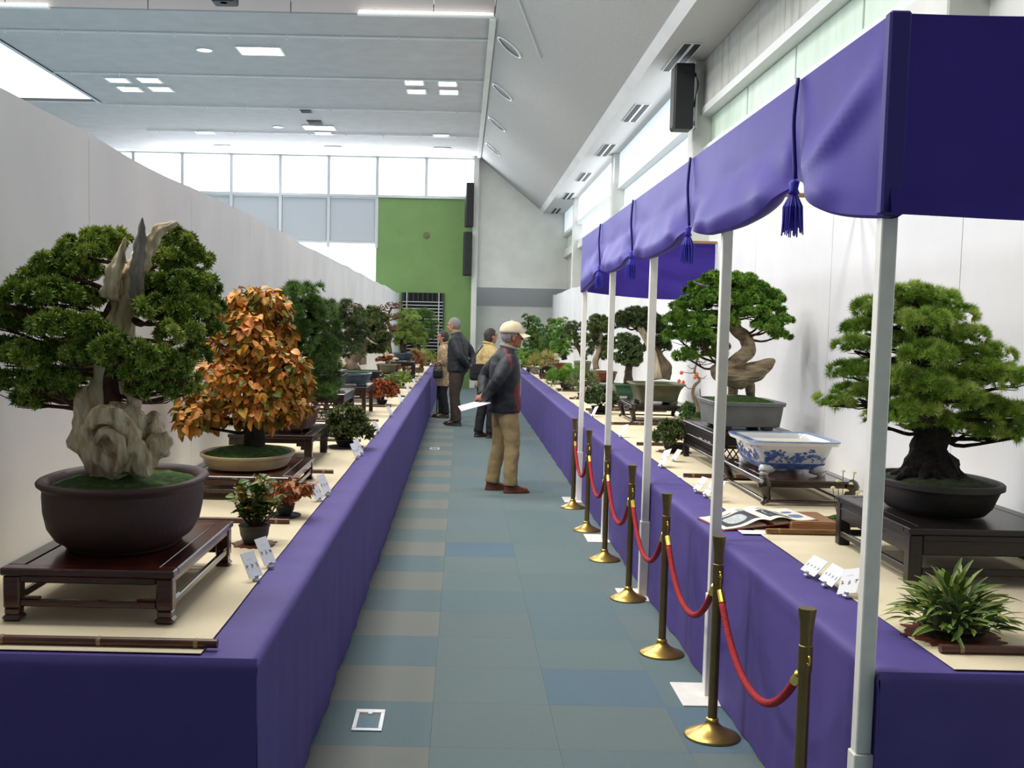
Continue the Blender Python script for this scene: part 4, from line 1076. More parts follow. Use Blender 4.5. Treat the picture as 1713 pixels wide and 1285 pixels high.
T.trunk([(698, 590), (700, 575), (706, 555), (708, 530)], [.06, .048, .036, .014], 'bark_dark')
T.pads([(706, 524, 11, 5), (715, 530, 11, 6), (720, 545, 12, 6), (705, 548, 12, 6), (724, 558, 9, 6), (712, 565, 14, 6), (700, 572, 12, 5)], 'pine', 'fol_pine', .05, .9, .9, 'bark_dark', .014, 3)

# ---------------------------------------------------------------- right table
stand('long_stand', 'long black lacquered stand with deep apron under the near pine', 1.955, 4.34, .62, .80, .212, 'bar', 'ebony', ap=.075)
T = Tree('dome_pine_bonsai', 'broad bright green pine bonsai with thick dark trunk in a black oval bowl', 1.905, 4.34, PZ+.213)
T.span = .3
sz = pot(T.t, 'drum', .228, .31, .135, 'pot_black', moss='moss_dark', mh=.04, feet=False)
T.trunk([(1556, 796), (1558, 752), (1556, 700), (1548, 640), (1546, 570), (1545, 510)], [.11, .075, .06, .045, .03, .012], 'bark_dark', 18, 6, flute=(7, .16, .4), wob=.5)
T.roots(9, .095, .17, .06, 'bark_dark')
T.pads([(1531, 497, 30, 13), (1500, 506, 26, 13), (1565, 508, 32, 14), (1462, 519, 26, 13), (1535, 522, 40, 15), (1592, 532, 28, 15), (1490, 540, 34, 15), (1446, 553, 30, 13), (1552, 555, 42, 16), (1612, 568, 34, 14), (1430, 584, 26, 11), (1500, 578, 34, 14), (1565, 590, 40, 14), (1662, 596, 24, 11), (1620, 602, 30, 12),
        (1425, 627, 34, 12), (1470, 618, 30, 11), (1393, 676, 24, 10), (1436, 664, 34, 11), (1541, 622, 44, 15), (1590, 640, 42, 15), (1645, 630, 40, 15), (1686, 640, 34, 17, -.14), (1510, 662, 36, 14), (1563, 672, 42, 15), (1630, 682, 44, 17), (1678, 696, 36, 17, -.12), (1698, 728, 24, 13, -.15), (1504, 704, 30, 13), (1555, 708, 36, 13), (1626, 716, 42, 13), (1460, 704, 18, 8), (1668, 730, 28, 10), (1545, 540, 32, 13, -.2), (1548, 596, 36, 13, -.24), (1520, 640, 34, 13, -.22), (1560, 650, 34, 13, -.26), (1530, 690, 32, 12, -.22), (1600, 665, 34, 13, -.24)],
       'pine', 'fol_pine_bright', .027, 1.5, 1.0, 'bark_dark', .011, 5, low=-.2)

stand('cabriole_table', 'low dark wooden table with curled legs carrying the blue and white pot', 1.845, 6.15, .50, .88, .138, 'cab', 'ebony_brown', 'rosewood_panel', ap=.022)
t = thing('porcelain_planter', 'empty rectangular blue and white porcelain planter on four feet', 'planter', (1.815, 6.13, PZ+.139))
b = obj('body', MB().ovals([(.035, .165, .225), (.04, .17, .23), (.07, .185, .245), (.13, .205, .265), (.165, .215, .275), (.168, .243, .303), (.186, .25, .31), (.19, .247, .307), (.19, .212, .272), (.17, .20, .26), (.075, .18, .24)], 8, 64), 'porcelain', t, smooth=True); fold(b, 35)
obj('soil', MB().ovals([(.15, .19, .25), (.158, .19, .25)], 8, 40), 'sand', t)
obj('rim_band', MB().ovals([(.187, .2505, .3105), (.1915, .249, .309), (.1915, .211, .271), (.187, .2105, .2705)], 8, 64, cap0=False, cap1=False), 'cobalt_pale', b)
obj('foot_band', MB().ovals([(.036, .1705, .2305), (.068, .1885, .2485), (.068, .184, .244), (.036, .166, .226)], 8, 64, cap0=False, cap1=False), 'cobalt', b)
for sx in (-1, 1):
    for s2 in (-1, 1): obj('bracket_foot', MB().tube([(sx*.12, s2*.19, .05), (sx*.15, s2*.215, .03), (sx*.155, s2*.22, .012), (sx*.165, s2*.23, 0)], [.045, .036, .026, .02], 10, 3), 'porcelain', b, smooth=True)
def wallpt(face, u, z):   # a point on the outside of the body
    k = .185+(.215-.185)*(z-.07)/.095+.0015; q = .245+(.275-.245)*(z-.07)/.095+.0015
    return (u*k*.86, -q, z) if face == 0 else (-k, u*q*.88, z)
mo = MB()
for face in (0, 1):
    for k in range(90):
        u = rnd.uniform(-.95, .95); z = .075+.078*rnd.random()*(.25+.75*abs(math.sin(u*3.2+.4)))
        p = Vector(wallpt(face, u, z)); l = rnd.uniform(.014, .040); th = rnd.uniform(-.7, .7)
        if face == 0: d = Vector((math.cos(th), -.0, math.sin(th))); nr = Vector((-math.sin(th), 0, math.cos(th)))
        else: d = Vector((0, math.cos(th), math.sin(th))); nr = Vector((0, -math.sin(th), math.cos(th)))
        off = Vector((0, -.0012, 0)) if face == 0 else Vector((-.0012, 0, 0)); p += off
        w_ = l*rnd.uniform(.18, .4); mo.add([p-d*l*.5, p+nr*w_, p+d*l*.5, p-nr*w_, p-d*l*.5+off*.5, p+nr*w_+off*.5, p+d*l*.5+off*.5, p-nr*w_+off*.5], [(0, 1, 2, 3), (7, 6, 5, 4)])
obj('painted_landscape', mo, 'cobalt', b)['kind'] = 'stuff'

stand('lattice_stand', 'tall black stand with pierced apron under the twisted juniper', 1.915, 7.45, .58, 1.0, .262, 'high', 'ebony', ap=.05, lattice=True)
T = Tree('twisted_juniper_bonsai', 'twisted juniper with curved driftwood slab trunk in a grey rectangular pot', 1.90, 7.42, PZ+.263)
T.span = .3
sz = pot(T.t, 'rect', .245, .31, .19, 'pot_grey', mh=.05)
slab = [(1194, 610, -.04), (1204, 622, -.05), (1224, 629, -.05), (1248, 628, -.05), (1272, 618, -.05), (1290, 606, -.05), (1297, 604, -.05)]
T.trunk(slab, [.022, .062, .074, .076, .056, .03, .008], 'stone_tan', 18, 7, name='driftwood_slab', flute=(7, .10, .8), wob=.25, ws=14, main=False, flat=.75)
T.trunk([(1226, 672, 0), (1226, 646, 0), (1232, 630, -.02)], [.03, .036, .05], 'stone_tan', 12, 4, name='trunk_base', main=False)
T.trunk([(1256, 672, .02), (1254, 646, .02), (1246, 630, 0)], [.026, .032, .046], 'stone_tan', 12, 4, name='trunk_base', main=False)
T.trunk([(1214, 618, -.02), (1234, 603, -.05), (1250, 586, -.04), (1247, 566, .0), (1232, 552, .02), (1226, 530, .02), (1228, 500, .0), (1220, 480, 0)], [.045, .05, .052, .046, .04, .034, .026, .012], 'stone_tan', 16, 6, flute=(5, .14, 1.4), wob=.3, ws=16)
T.trunk([(1185, 480, 0), (1170, 476, -.02), (1160, 472, -.02)], [.014, .010, .003], 'deadwood_grey', name='driftwood_spike', main=False)
T.pads([(1204, 472, 34, 12), (1237, 472, 30, 11), (1172, 487, 26, 11), (1256, 486, 27, 12), (1284, 500, 22, 12), (1152, 512, 26, 11), (1190, 506, 34, 15), (1240, 505, 36, 15), (1292, 518, 20, 9), (1136, 534, 22, 10), (1172, 540, 32, 12), (1204, 536, 28, 12), (1256, 527, 28, 10), (1306, 536, 15, 9), (1282, 546, 24, 8), (1306, 560, 17, 6), (1134, 562, 22, 12), (1170, 562, 28, 10), (1190, 578, 26, 8), (1152, 596, 22, 9), (1195, 592, 17, 7)],
       'juniper', 'fol_shimpaku', .024, 1.0, .85, 'bark_red', .010, 5)

stand('small_stand', 'small square wooden stand with legs under the persimmon tree', 2.07, 9.62, .22, .34, .10, 'high', 'rosewood')
T = Tree('persimmon_bonsai', 'leafless persimmon tree with twisting trunk and orange fruits on a dark slab', 2.07, 9.62, PZ+.101)
T.span = .15
obj('slab', MB().ovals([(0, .09, .14), (.006, .10, .15), (.018, .095, .145), (.022, .08, .12)], 2.4, 32), 'slab_red', T.t)
obj('moss', MB().ball((0, 0, .018), (.075, .11, .02), 20, 8), 'moss_dark', T.t, smooth=True)
T.trunk([(1168, 690), (1166, 676), (1159, 660), (1162, 645), (1170, 636), (1162, 622), (1166, 605), (1164, 590)], [.020, .017, .015, .014, .012, .010, .008, .005], 'bark_pale', 10, 5)
T.trunk([(1175, 690, -.03), (1172, 670, -.03), (1171, 650, -.03)], [.008, .006, .004], 'bark_pale', name='shoot', main=False)
tips = [(1140, 622, -.05), (1150, 612, .05), (1182, 628, -.04), (1185, 600, .1), (1178, 590, -.1), (1150, 596, .0), (1140, 640, .05), (1195, 606, .0), (1190, 590, .08), (1168, 575, 0), (1130, 592, .1)]
for tp in tips: branch(T.t, T.near(T.L(*tp)), T.L(*tp), .006, .002, 'bark_pale', 2, (.05, .05, .05))
for fx in [(1140, 624, -.05), (1163, 632, -.08), (1136, 638, .0), (1126, 593, .1), (1166, 627, -.02), (1162, 583, -.06), (1143, 640, -.1)]:
    p = T.L(*fx); fo = obj('persimmon', MB().ball(p, (.017, .017, .015), 12, 8), 'persimmon', T.t, smooth=True)
    obj('calyx', MB().lathe([(.001, 0), (.010, .001), (.004, .004), (.001, .004)], 8), 'moss_dark', fo, p+Vector((0, 0, .0145)))

stand('cabriole_stand', 'dark stand with tall curled cabriole legs under the mushroom-shaped tree', 1.955, 11.0, .60, .80, .182, 'cab', 'ebony_brown', ap=.03)
T = Tree('mushroom_bonsai', 'mushroom-crowned bonsai with pale leaning trunk in a flared olive-brown pot', 1.96, 11.0, PZ+.183)
T.span = .25
sz = pot(T.t, 'flare', .262, .34, .20, 'pot_olive')
T.trunk([(1110, 634), (1113, 615), (1106, 600), (1098, 585), (1084, 566), (1074, 550)], [.06, .055, .042, .034, .028, .016], 'bark_pale', 14, 5, flute=(5, .2, 1))
T.trunk([(1100, 634, -.08), (1096, 605, -.1), (1086, 575, -.1), (1072, 550, -.08), (1066, 540, -.08)], [.05, .035, .032, .026, .01], 'deadwood', 12, 5, name='driftwood', flute=(4, .25, .8), main=False)
T.pads([(1065, 526, 22, 8), (1048, 533, 18, 8), (1080, 534, 20, 9), (1096, 543, 15, 10), (1110, 556, 11, 11), (1042, 542, 15, 7), (1063, 540, 24, 8), (1086, 550, 16, 8), (1104, 572, 13, 9), (1092, 580, 12, 8), (1112, 582, 10, 7)], 'juniper', 'fol_dark', .030, 1.0, .95, 'bark', .012, 4)
stand('small_stand', 'low dark stand with curled legs under the green glazed pot', 1.89, 12.75, .36, .5, .12, 'cab', 'ebony_brown', ap=.02)
T = Tree('small_leaf_bonsai', 'dark small-leaved bushy bonsai in a green glazed pot', 1.90, 12.75, PZ+.121)
T.span = .2
sz = pot(T.t, 'flare', .145, .2, .155, 'pot_green')
T.trunk([(1050, 642), (1051, 622), (1053, 605), (1050, 585)], [.055, .045, .034, .016], 'bark')
T.pads([(1048, 568, 18, 8), (1040, 580, 14, 9), (1056, 582, 18, 9), (1064, 594, 14, 8), (1044, 596, 14, 8), (1070, 604, 9, 6), (1050, 608, 15, 6), (1038, 606, 8, 5)], 'leafy', 'fol_dark', .024, .9, .9, 'bark', .010, 4)
stand('tall_stand', 'dark stand with straight legs under the rust-red pot', 1.99, 14.95, .48, .6, .165, 'high', 'ebony_brown', ap=.04)
T = Tree('slim_juniper_bonsai', 'juniper with pale upright trunk in a rust-red pot on the right table', 1.95, 14.95, PZ+.166)
T.span = .25
sz = pot(T.t, 'drum', .18, .24, .17, 'pot_rust')
T.trunk([(998, 618), (996, 605), (1002, 588), (1004, 568), (1005, 548)], [.045, .038, .034, .03, .016], 'bark_pale', flute=(5, .2, 1))
T.trunk([(992, 545, 0), (989, 536, 0), (985, 530, 0)], [.016, .012, .005], 'deadwood_grey', name='driftwood_spike', main=False)
T.pads([(1004, 536, 15, 6), (992, 543, 12, 6), (1014, 546, 12, 6), (1002, 552, 17, 5), (990, 566, 12, 5), (1010, 568, 14, 5), (1016, 582, 12, 8), (1010, 594, 13, 7), (994, 578, 10, 5), (1020, 596, 9, 6)], 'juniper', 'fol_olive', .034, .9, .9, 'bark_red', .014, 3)
stand('tall_stand', 'black stand under the deep olive pot', 1.86, 16.7, .40, .6, .225, 'bar', 'ebony')
T = Tree('sparse_pine_bonsai', 'sparse crooked pine in a deep olive pot behind the farthest post', 1.85, 16.7, PZ+.226)
T.span = .25
sz = pot(T.t, 'drum', .135, .18, .19, 'pot_olive')
T.trunk([(978, 603), (972, 588), (964, 575), (962, 560), (966, 548)], [.05, .04, .034, .026, .012], 'bark')
T.pads([(958, 546, 9, 4), (970, 548, 8, 4), (950, 556, 7, 4), (976, 560, 8, 5), (964, 566, 9, 4), (978, 578, 9, 5), (986, 590, 7, 4)], 'pine', 'fol_dark', .042, .8, .9, 'bark', .014, 4)
stand('tall_stand', 'black stand under the red-brown oval pot of the upright pine', 1.72, 18.5, .42, .6, .20, 'bar', 'ebony')
T = Tree('upright_pine_bonsai', 'upright mid-green pine in a red-brown oval pot on the right table', 1.72, 18.5, PZ+.201)
T.span = .25
sz = pot(T.t, 'oval', .15, .2, .12, 'pot_rust')
T.trunk([(944, 602), (942, 588), (940, 570), (942, 545)], [.05, .042, .034, .014], 'bark_dark')
T.pads([(942, 540, 8, 6), (936, 551, 12, 5), (948, 556, 12, 6), (934, 565, 13, 5), (950, 570, 11, 5), (938, 577, 14, 6), (950, 583, 12, 6), (930, 588, 10, 5), (946, 592, 10, 4)], 'pine', 'fol_shimpaku', .046, .9, .9, 'bark_dark', .014, 3)
stand('tall_stand', 'black stand under the second farthest pine on the right', 1.68, 20.3, .42, .6, .20, 'bar', 'ebony')
T = Tree('leaning_pine_bonsai', 'leaning dark pine in an olive pot with driftwood, second farthest on the right', 1.66, 20.3, PZ+.201)
T.span = .25
sz = pot(T.t, 'oval', .16, .2, .12, 'pot_olive')
T.trunk([(922, 602), (924, 588), (922, 570), (923, 548)], [.05, .042, .034, .014], 'bark')
T.trunk([(928, 598, -.1), (934, 592, -.1), (940, 590, -.1)], [.05, .035, .01], 'deadwood', name='driftwood', main=False)
T.pads([(923, 543, 9, 5), (917, 552, 8, 5), (929, 558, 8, 5), (918, 566, 11, 5), (926, 574, 12, 6), (916, 582, 11, 6), (924, 590, 12, 5)], 'pine', 'fol_pine', .05, .9, .9, 'bark', .014, 3)
stand('tall_stand', 'black open stand under the farthest pine on the right', 1.58, 22.5, .46, .6, .26, 'bar', 'ebony')
T = Tree('far_right_pine_bonsai', 'dark spreading pine in a black tray, farthest tree on the right table', 1.56, 22.5, PZ+.261)
T.span = .25
sz = pot(T.t, 'oval', .24, .26, .11, 'pot_black')
T.trunk([(900, 590), (896, 575), (886, 555), (884, 538)], [.06, .048, .036, .014], 'bark_dark')
T.pads([(884, 534, 9, 4), (893, 538, 8, 4), (880, 548, 8, 4), (898, 553, 12, 6), (906, 562, 12, 6), (890, 565, 12, 5), (903, 574, 17, 5), (886, 580, 14, 6), (915, 580, 11, 6), (900, 588, 18, 4)], 'pine', 'fol_pine', .055, .9, .9, 'bark_dark', .014, 3)

# ================================================================ accent plants and small things
def accent(name, label, x, y, pr, ph, potm, z0=PZ, pads=(), kind='soft', fm='fol_olive', size=.02, dens=1.0, base=None, potkind='drum', thick=1.0):
    """small companion plant: pot (half width pr, height ph) and foliage pads in metres (dx,dy,dz,rx,rz)"""
    t = thing(name, label, 'potted plant', (x, y, z0))
    zb = 0.0
    if base:
        shape, br, bm = base
        if shape == 'mat':
            v = [(0, 0, .007)]; n = 40
            for k in range(n):
                th = 6.283*k/n; r = br*(1+.12*math.sin(k*2.6)+.06*math.sin(k*5.1)); v.append((r*math.cos(th), r*1.05*math.sin(th), .005))
            for k in range(n): v.append((v[1+k][0], v[1+k][1], 0))
            f = [(0, 1+k, 1+(k+1) % n) for k in range(n)]+[(1+k, 1+n+k, 1+n+(k+1) % n, 1+(k+1) % n) for k in range(n)]
            obj('wood_slice', MB().add(v, f), bm, t); zb = .008
        elif shape == 'disc':
            obj('saucer', MB().lathe([(br*.8, 0), (br, .006), (br, .012), (br*.9, .012), (br*.85, .008), (.001, .008)], 28), bm, t); zb = .013
        elif shape == 'board':
            obj('board', MB().cbox(-br, br, -br*1.2, br*1.2, .012, .024, .004), bm, t)
            for sx in (-1, 1): obj('board_foot', MB().cbox(sx*br*.8-.012, sx*br*.8+.012, -br*1.1, br*1.1, 0, .012, .003), bm, t)
            zb = .025
    if ph > 0:
        hold = bpy.data.objects.new('planter', None); C.objects.link(hold); C.objects.unlink(hold); bpy.data.objects.remove(hold)
        prof = [(pr*.7, zb), (pr*.72, zb+.004), (pr*.92, zb+ph*.45), (pr, zb+ph*.9), (pr*1.04, zb+ph*.92), (pr*1.04, zb+ph), (pr*.92, zb+ph), (pr*.9, zb+ph*.9), (.001, zb+ph*.95)]
        obj('pot', MB().lathe(prof, 26), potm, t, smooth=True)
    for (dx, dy, dz, rx, rz) in pads:
        foliage_pad(t, (dx, dy, zb+ph+dz), (rx, rx*thick, rz), kind, fm, size, dens, -.3, 'foliage')
        obj('stems', (lambda mb: [mb.tube([(dx*.2, dy*.2, zb+ph*.9), (dx*.7+rnd.uniform(-.3, .3)*rx, dy*.7+rnd.uniform(-.3, .3)*rx, zb+ph+dz*.7), (dx+rnd.uniform(-.6, .6)*rx, dy+rnd.uniform(-.6, .6)*rx, zb+ph+dz)], [.003, .0025, .0015], 4) for _ in range(6)] and mb)(MB()), 'bark', t)
    return t, zb+ph

# near left companions with leaves of their own
t, z0 = accent('leafy_shrub', 'bushy green shrub with orange tips in a dark pot on a red wood slice', -.835, 4.44, .062, .075, 'pot_black', base=('mat', .085, 'slab_red'))
lv = []; mb = MB()
for k in range(34):
    th = rnd.uniform(0, 6.283); rr = rnd.uniform(.02, .13); h = rnd.uniform(.09, .23)*(1.1-rr*3)
    tip = Vector((rr*math.cos(th), rr*math.sin(th), z0+h)); b0 = Vector((tip.x*.15, tip.y*.15, z0-.01))
    mb.tube([b0, b0.lerp(tip, .5)+Vector((tip.x*.15, tip.y*.15, 0)), tip], [.003, .0025, .0015], 5, 2)
    for j in range(9):
        q = b0.lerp(tip, .3+.7*j/8); lv.append((q, Vector((math.cos(th+j*2.4), math.sin(th+j*2.4), .5))))
obj('stems', mb, 'bark', t)
leaves(t, lv, .042, .026, 'leaf_shrub', 'fol_mix', 300, lobes=2, droop=-.3)
t, z0 = accent('rusty_fern', 'small plant with lacy rust-orange leaves on a dark saucer', -.815, 5.10, .045, .05, 'pot_black', base=('disc', .075, 'pot_black'))
lv = []; mb = MB()
for k in range(26):
    th = rnd.uniform(-2.6, 2.2); h = rnd.uniform(.08, .20); rr = rnd.uniform(.05, .16)
    tip = Vector((rr*math.cos(th), rr*math.sin(th)*.8, z0+h*.6)); b0 = Vector((0, 0, z0-.008)); mid = b0.lerp(tip, .55)+Vector((0, 0, .04))
    mb.tube([b0, mid, tip], [.0025, .002, .001], 5, 3)
    for j in range(10):
        u = .35+.65*j/9; q = b0*(1-u)**2+mid*2*u*(1-u)+tip*u*u; lv.append((q, Vector((math.cos(th+(1 if j % 2 else -1)*1.1), math.sin(th+(1 if j % 2 else -1)*1.1), .0))))
obj('stems', mb, 'bark_red', t)
leaves(t, lv, .038, .022, 'leaf_rust', 'fol_rust', 300, lobes=3, droop=.2)
# near right fern-like plant
t, z0 = accent('strap_leaf_fern', 'clump of upright yellow-green strap leaves on a dark oval board, nearest plant on the right', 1.515, 3.28, .10, .03, 'pot_black', base=('mat', .135, 'slab_red'))
lv = []
proto = []
for k in range(4):
    v, f = leaf_mesh(.060+.009*k, .0165, .35, rows=6, bend=.25+.12*k); me = bpy.data.meshes.new('leaf'); me.from_pydata(v, [], f); me.materials.append(M['leaf_fern']); proto.append(me)
from mathutils import Quaternion
for k in range(298):
    th = 2.39996*k; q = math.sqrt((k+.5)/298); b0 = Vector((.125*q*math.cos(th), .125*q*math.sin(th), z0+.004+.135*(1-q*q)*rnd.uniform(.35, 1)))
    el = math.radians(max(14, 88-66*q+rnd.uniform(-20, 20))); az = th+rnd.uniform(-.5, .5)
    d = Vector((math.cos(az)*math.cos(el), math.sin(az)*math.cos(el), math.sin(el)))
    o = bpy.data.objects.new('leaf', proto[k % 4]); C.objects.link(o); o.parent = t; o.location = b0; o.rotation_mode = 'QUATERNION'
    o.rotation_quaternion = d.to_track_quat('Y', 'Z') @ Quaternion((0, 1, 0), rnd.uniform(-.7, .7)); s = rnd.uniform(.7, 1.15); o.scale = (s, s, s)
obj('root_ball', MB().ball((0, 0, z0-.01), (.09, .09, .11), 20, 8), 'moss_dark', t, smooth=True)

L = [('spiky_shrub', 'dark green spiky shrub on a round saucer behind the cream card', -.84, 8.02, .075, .05, 'pot_black', [(0, 0, .08, .14, .13), (-.08, .02, .04, .08, .06), (.09, -.02, .05, .08, .06)], 'leafy', 'fol_olive', .04, ('disc', .13, 'pot_black')),
     ('rust_shrub', 'rust-red leafy shrub in a dark pot beside the tall left stands', -.885, 12.3, .06, .05, 'pot_black', [(0, 0, .09, .15, .11)], 'leafy', 'fol_rust', .034, ('disc', .11, 'pot_black')),
     ('pale_shrub', 'pale grey-green small shrub far along the left table', -.90, 14.15, .05, .05, 'pot_brown', [(0, 0, .08, .10, .10)], 'leafy', 'fol_light', .03, None),
     ('yellow_mound', 'low yellow-green mound plant far along the left table', -.90, 16.1, .08, .05, 'pot_black', [(0, 0, .06, .14, .08)], 'leafy', 'fol_light', .034, None),
     ('rust_grass', 'tall rust-brown grass plant near the far end of the left table', -.86, 19.0, .07, .09, 'pot_brown', [(0, 0, .14, .14, .13)], 'grass', 'fol_rust', .08, None),
     ('yellow_grass', 'pale yellow grass plant near the far end of the left table', -.80, 20.95, .09, .09, 'pot_olive', [(0, 0, .10, .2, .16)], 'grass', 'fol_yellow', .09, None),
     ('green_mound', 'farthest green mound plant at the end of the left table', -.79, 24.6, .09, .06, 'pot_olive', [(0, 0, .11, .24, .15)], 'leafy', 'fol_light', .05, None),
     ('low_shrub', 'dark green low shrub in a black pot behind the white cards on the right', 1.615, 8.18, .085, .06, 'pot_black', [(0, 0, .05, .13, .08), (-.05, .03, .08, .07, .05)], 'leafy', 'fol_olive', .034, ('mat', .12, 'slab_red')),
     ('dark_mound', 'dark rounded shrub seen between the two farthest canopy posts', 1.50, 11.75, .09, .06, 'pot_black', [(0, 0, .08, .15, .10), (.06, 0, .10, .10, .08), (-.06, 0, .07, .10, .07)], 'leafy', 'fol_dark', .030, ('board', .11, 'ebony')),
     ('dark_shrub', 'small blue-green shrub beside the cabriole stand against the partition', 2.17, 10.30, .045, .05, 'pot_black', [(0, 0, .07, .08, .09)], 'leafy', 'fol_juniper_b', .03, None),
     ('brown_grass', 'brownish grass plant behind the farthest canopy post', 1.62, 14.42, .08, .05, 'pot_black', [(0, 0, .11, .12, .15)], 'grass', 'fol_olive', .09, ('disc', .12, 'pot_black')),
     ('green_grass', 'bright green dome of grass on a small board on the right table', 1.54, 15.95, .09, .09, 'pot_brown', [(0, 0, .07, .19, .12), (-.08, 0, .05, .14, .09), (.08, 0, .05, .12, .09)], 'grass', 'fol_shimpaku', .07, ('board', .14, 'ebony')),
     ('yellow_fern', 'yellow-tan grassy plant in a brown pot far along the right table', 1.50, 19.72, .10, .08, 'pot_brown', [(0, 0, .14, .18, .11)], 'grass', 'fol_yellow', .12, None),
     ('pale_bush', 'pale green bushy plant in a grey pot near the far right', 1.46, 21.85, .10, .12, 'pot_grey', [(0, 0, .12, .22, .15)], 'leafy', 'fol_light', .06, None),
     ('far_green_bush', 'farthest small green bush at the end of the right table', 1.40, 24.8, .09, .08, 'pot_olive', [(0, 0, .12, .2, .17)], 'leafy', 'fol_shimpaku', .06, None)]
for (nm, lb, x, y, pr, ph, pm, pads_, kd, fm, sz_, bs) in L: accent(nm, lb, x, y, pr, ph, pm, PZ, pads_, kd, fm, sz_, 1.2, bs)
# tiny mushroom-like flowers on a wood slab behind the black stand
t = thing('flowering_slab_plant', 'tiny pale-capped flowers on stems over a red-brown wood slab', 'potted plant', (1.86, 5.22, PZ))
obj('wood_slab', MB().ovals([(0, .13, .08), (.008, .14, .09), (.022, .13, .085), (.026, .11, .07)], 2.3, 28), 'slab_red', t)
obj('moss', MB().ball((0, 0, .024), (.08, .05, .022), 18, 8), 'moss', t, smooth=True)
for k, (dx, dy, h) in enumerate([(-.06, 0, .17), (-.03, .02, .20), (0, -.02, .16), (.03, .01, .19), (.06, 0, .15), (-.015, .0, .25), (.05, .03, .24)]):
    st = obj('stem', MB().tube([(dx*.5, dy*.5, .03), (dx*.8, dy, h*.6), (dx, dy, h)], .0018, 5, 2), 'moss', t)
    obj('cap_flower', MB().lathe([(.001, 0), (.012, .002), (.009, .009), (.001, .013)], 10), 'blossom', st, (dx, dy, h))
# stone figurine on a dark tray
t = thing('stone_figurine', 'small grey stone figurine on a dark round tray near the persimmon', 'figurine', (1.86, 9.35, PZ))
obj('tray', MB().lathe([(.11, 0), (.13, .005), (.135, .012), (.12, .012), (.001, .008)], 28), 'ebony', t)
obj('figure', MB().lathe([(.045, .011), (.06, .025), (.05, .05), (.03, .065), (.036, .08), (.02, .10), (.007, .12), (.001, .14)], 14), 'stone_tan', t, smooth=True)
M['stone_grey'] = mat('stone_grey', (112, 114, 116), .8, col2=(84, 86, 90), scale=30, bump=.5)
t.children[-1].data.materials[0] = M['stone_grey']

# ---- bamboo rods that divide the bays
def rod(label, x0, x1, y, r, m='bamboo'):
    t = thing('bamboo_rod', label, 'bamboo rod', ((x0+x1)/2, y, PZ+r), 0, 'bamboo rods dividing the bays')
    h = abs(x1-x0)/2
    st = obj('cane', MB().tube([(-h, 0, 0), (h, 0, 0)], r, 14), m, t, smooth=False); fold(st)
    st.data.polygons.foreach_set('use_smooth', [len(p.vertices) == 4 for p in st.data.polygons])
    n = max(2, int(h*2/.22))
    for k in range(n):
        x = -h+.06+k*(2*h-.12)/max(1, n-1)
        obj('node_ring', MB().tube([(x-.006, 0, 0), (x-.002, 0, 0), (x+.002, 0, 0), (x+.006, 0, 0)], [r, r*1.13, r*1.13, r], 14, caps=False), 'bamboo_node', t, smooth=True)
ly = [3.0, 4.915, 6.615, 8.43, 10.23, 12.04, 13.78, 15.62, 17.44, 19.3]
for i, y in enumerate(ly): rod('bamboo rod across the left table, %s from the near end' % ORD[i], -1.60, -.665 if i == 0 else (-.765 if i < 6 else -.70), y, .013 if i == 0 else .012)
ry = [3.10, 4.915, 6.775, 8.61, 10.44, 12.18, 14.05, 15.75, 17.6, 19.4, 21.3]
for i, y in enumerate(ry): rod('bamboo rod across the right table, %s from the near end' % ORD[i], 1.40, 2.30, y, .013, 'bamboo_tan' if i == 1 else 'bamboo')
def sheet(label, x0, x1, y0, y1, z=PZ):
    tag(obj('paper_strip', MB().box(x0, x1, y0, y1, z+.0003, z+.0015), 'paper_white'), label, 'paper')
sheet('white paper strip under the nearest bamboo rod on the left', -1.16, -.84, 3.02, 3.05)
sheet('white paper strip beside the open book', 1.29, 1.42, 4.90, 4.99)
sheet('white paper slip at the end of the third bamboo rod on the right', 1.37, 1.43, 6.74, 6.82)

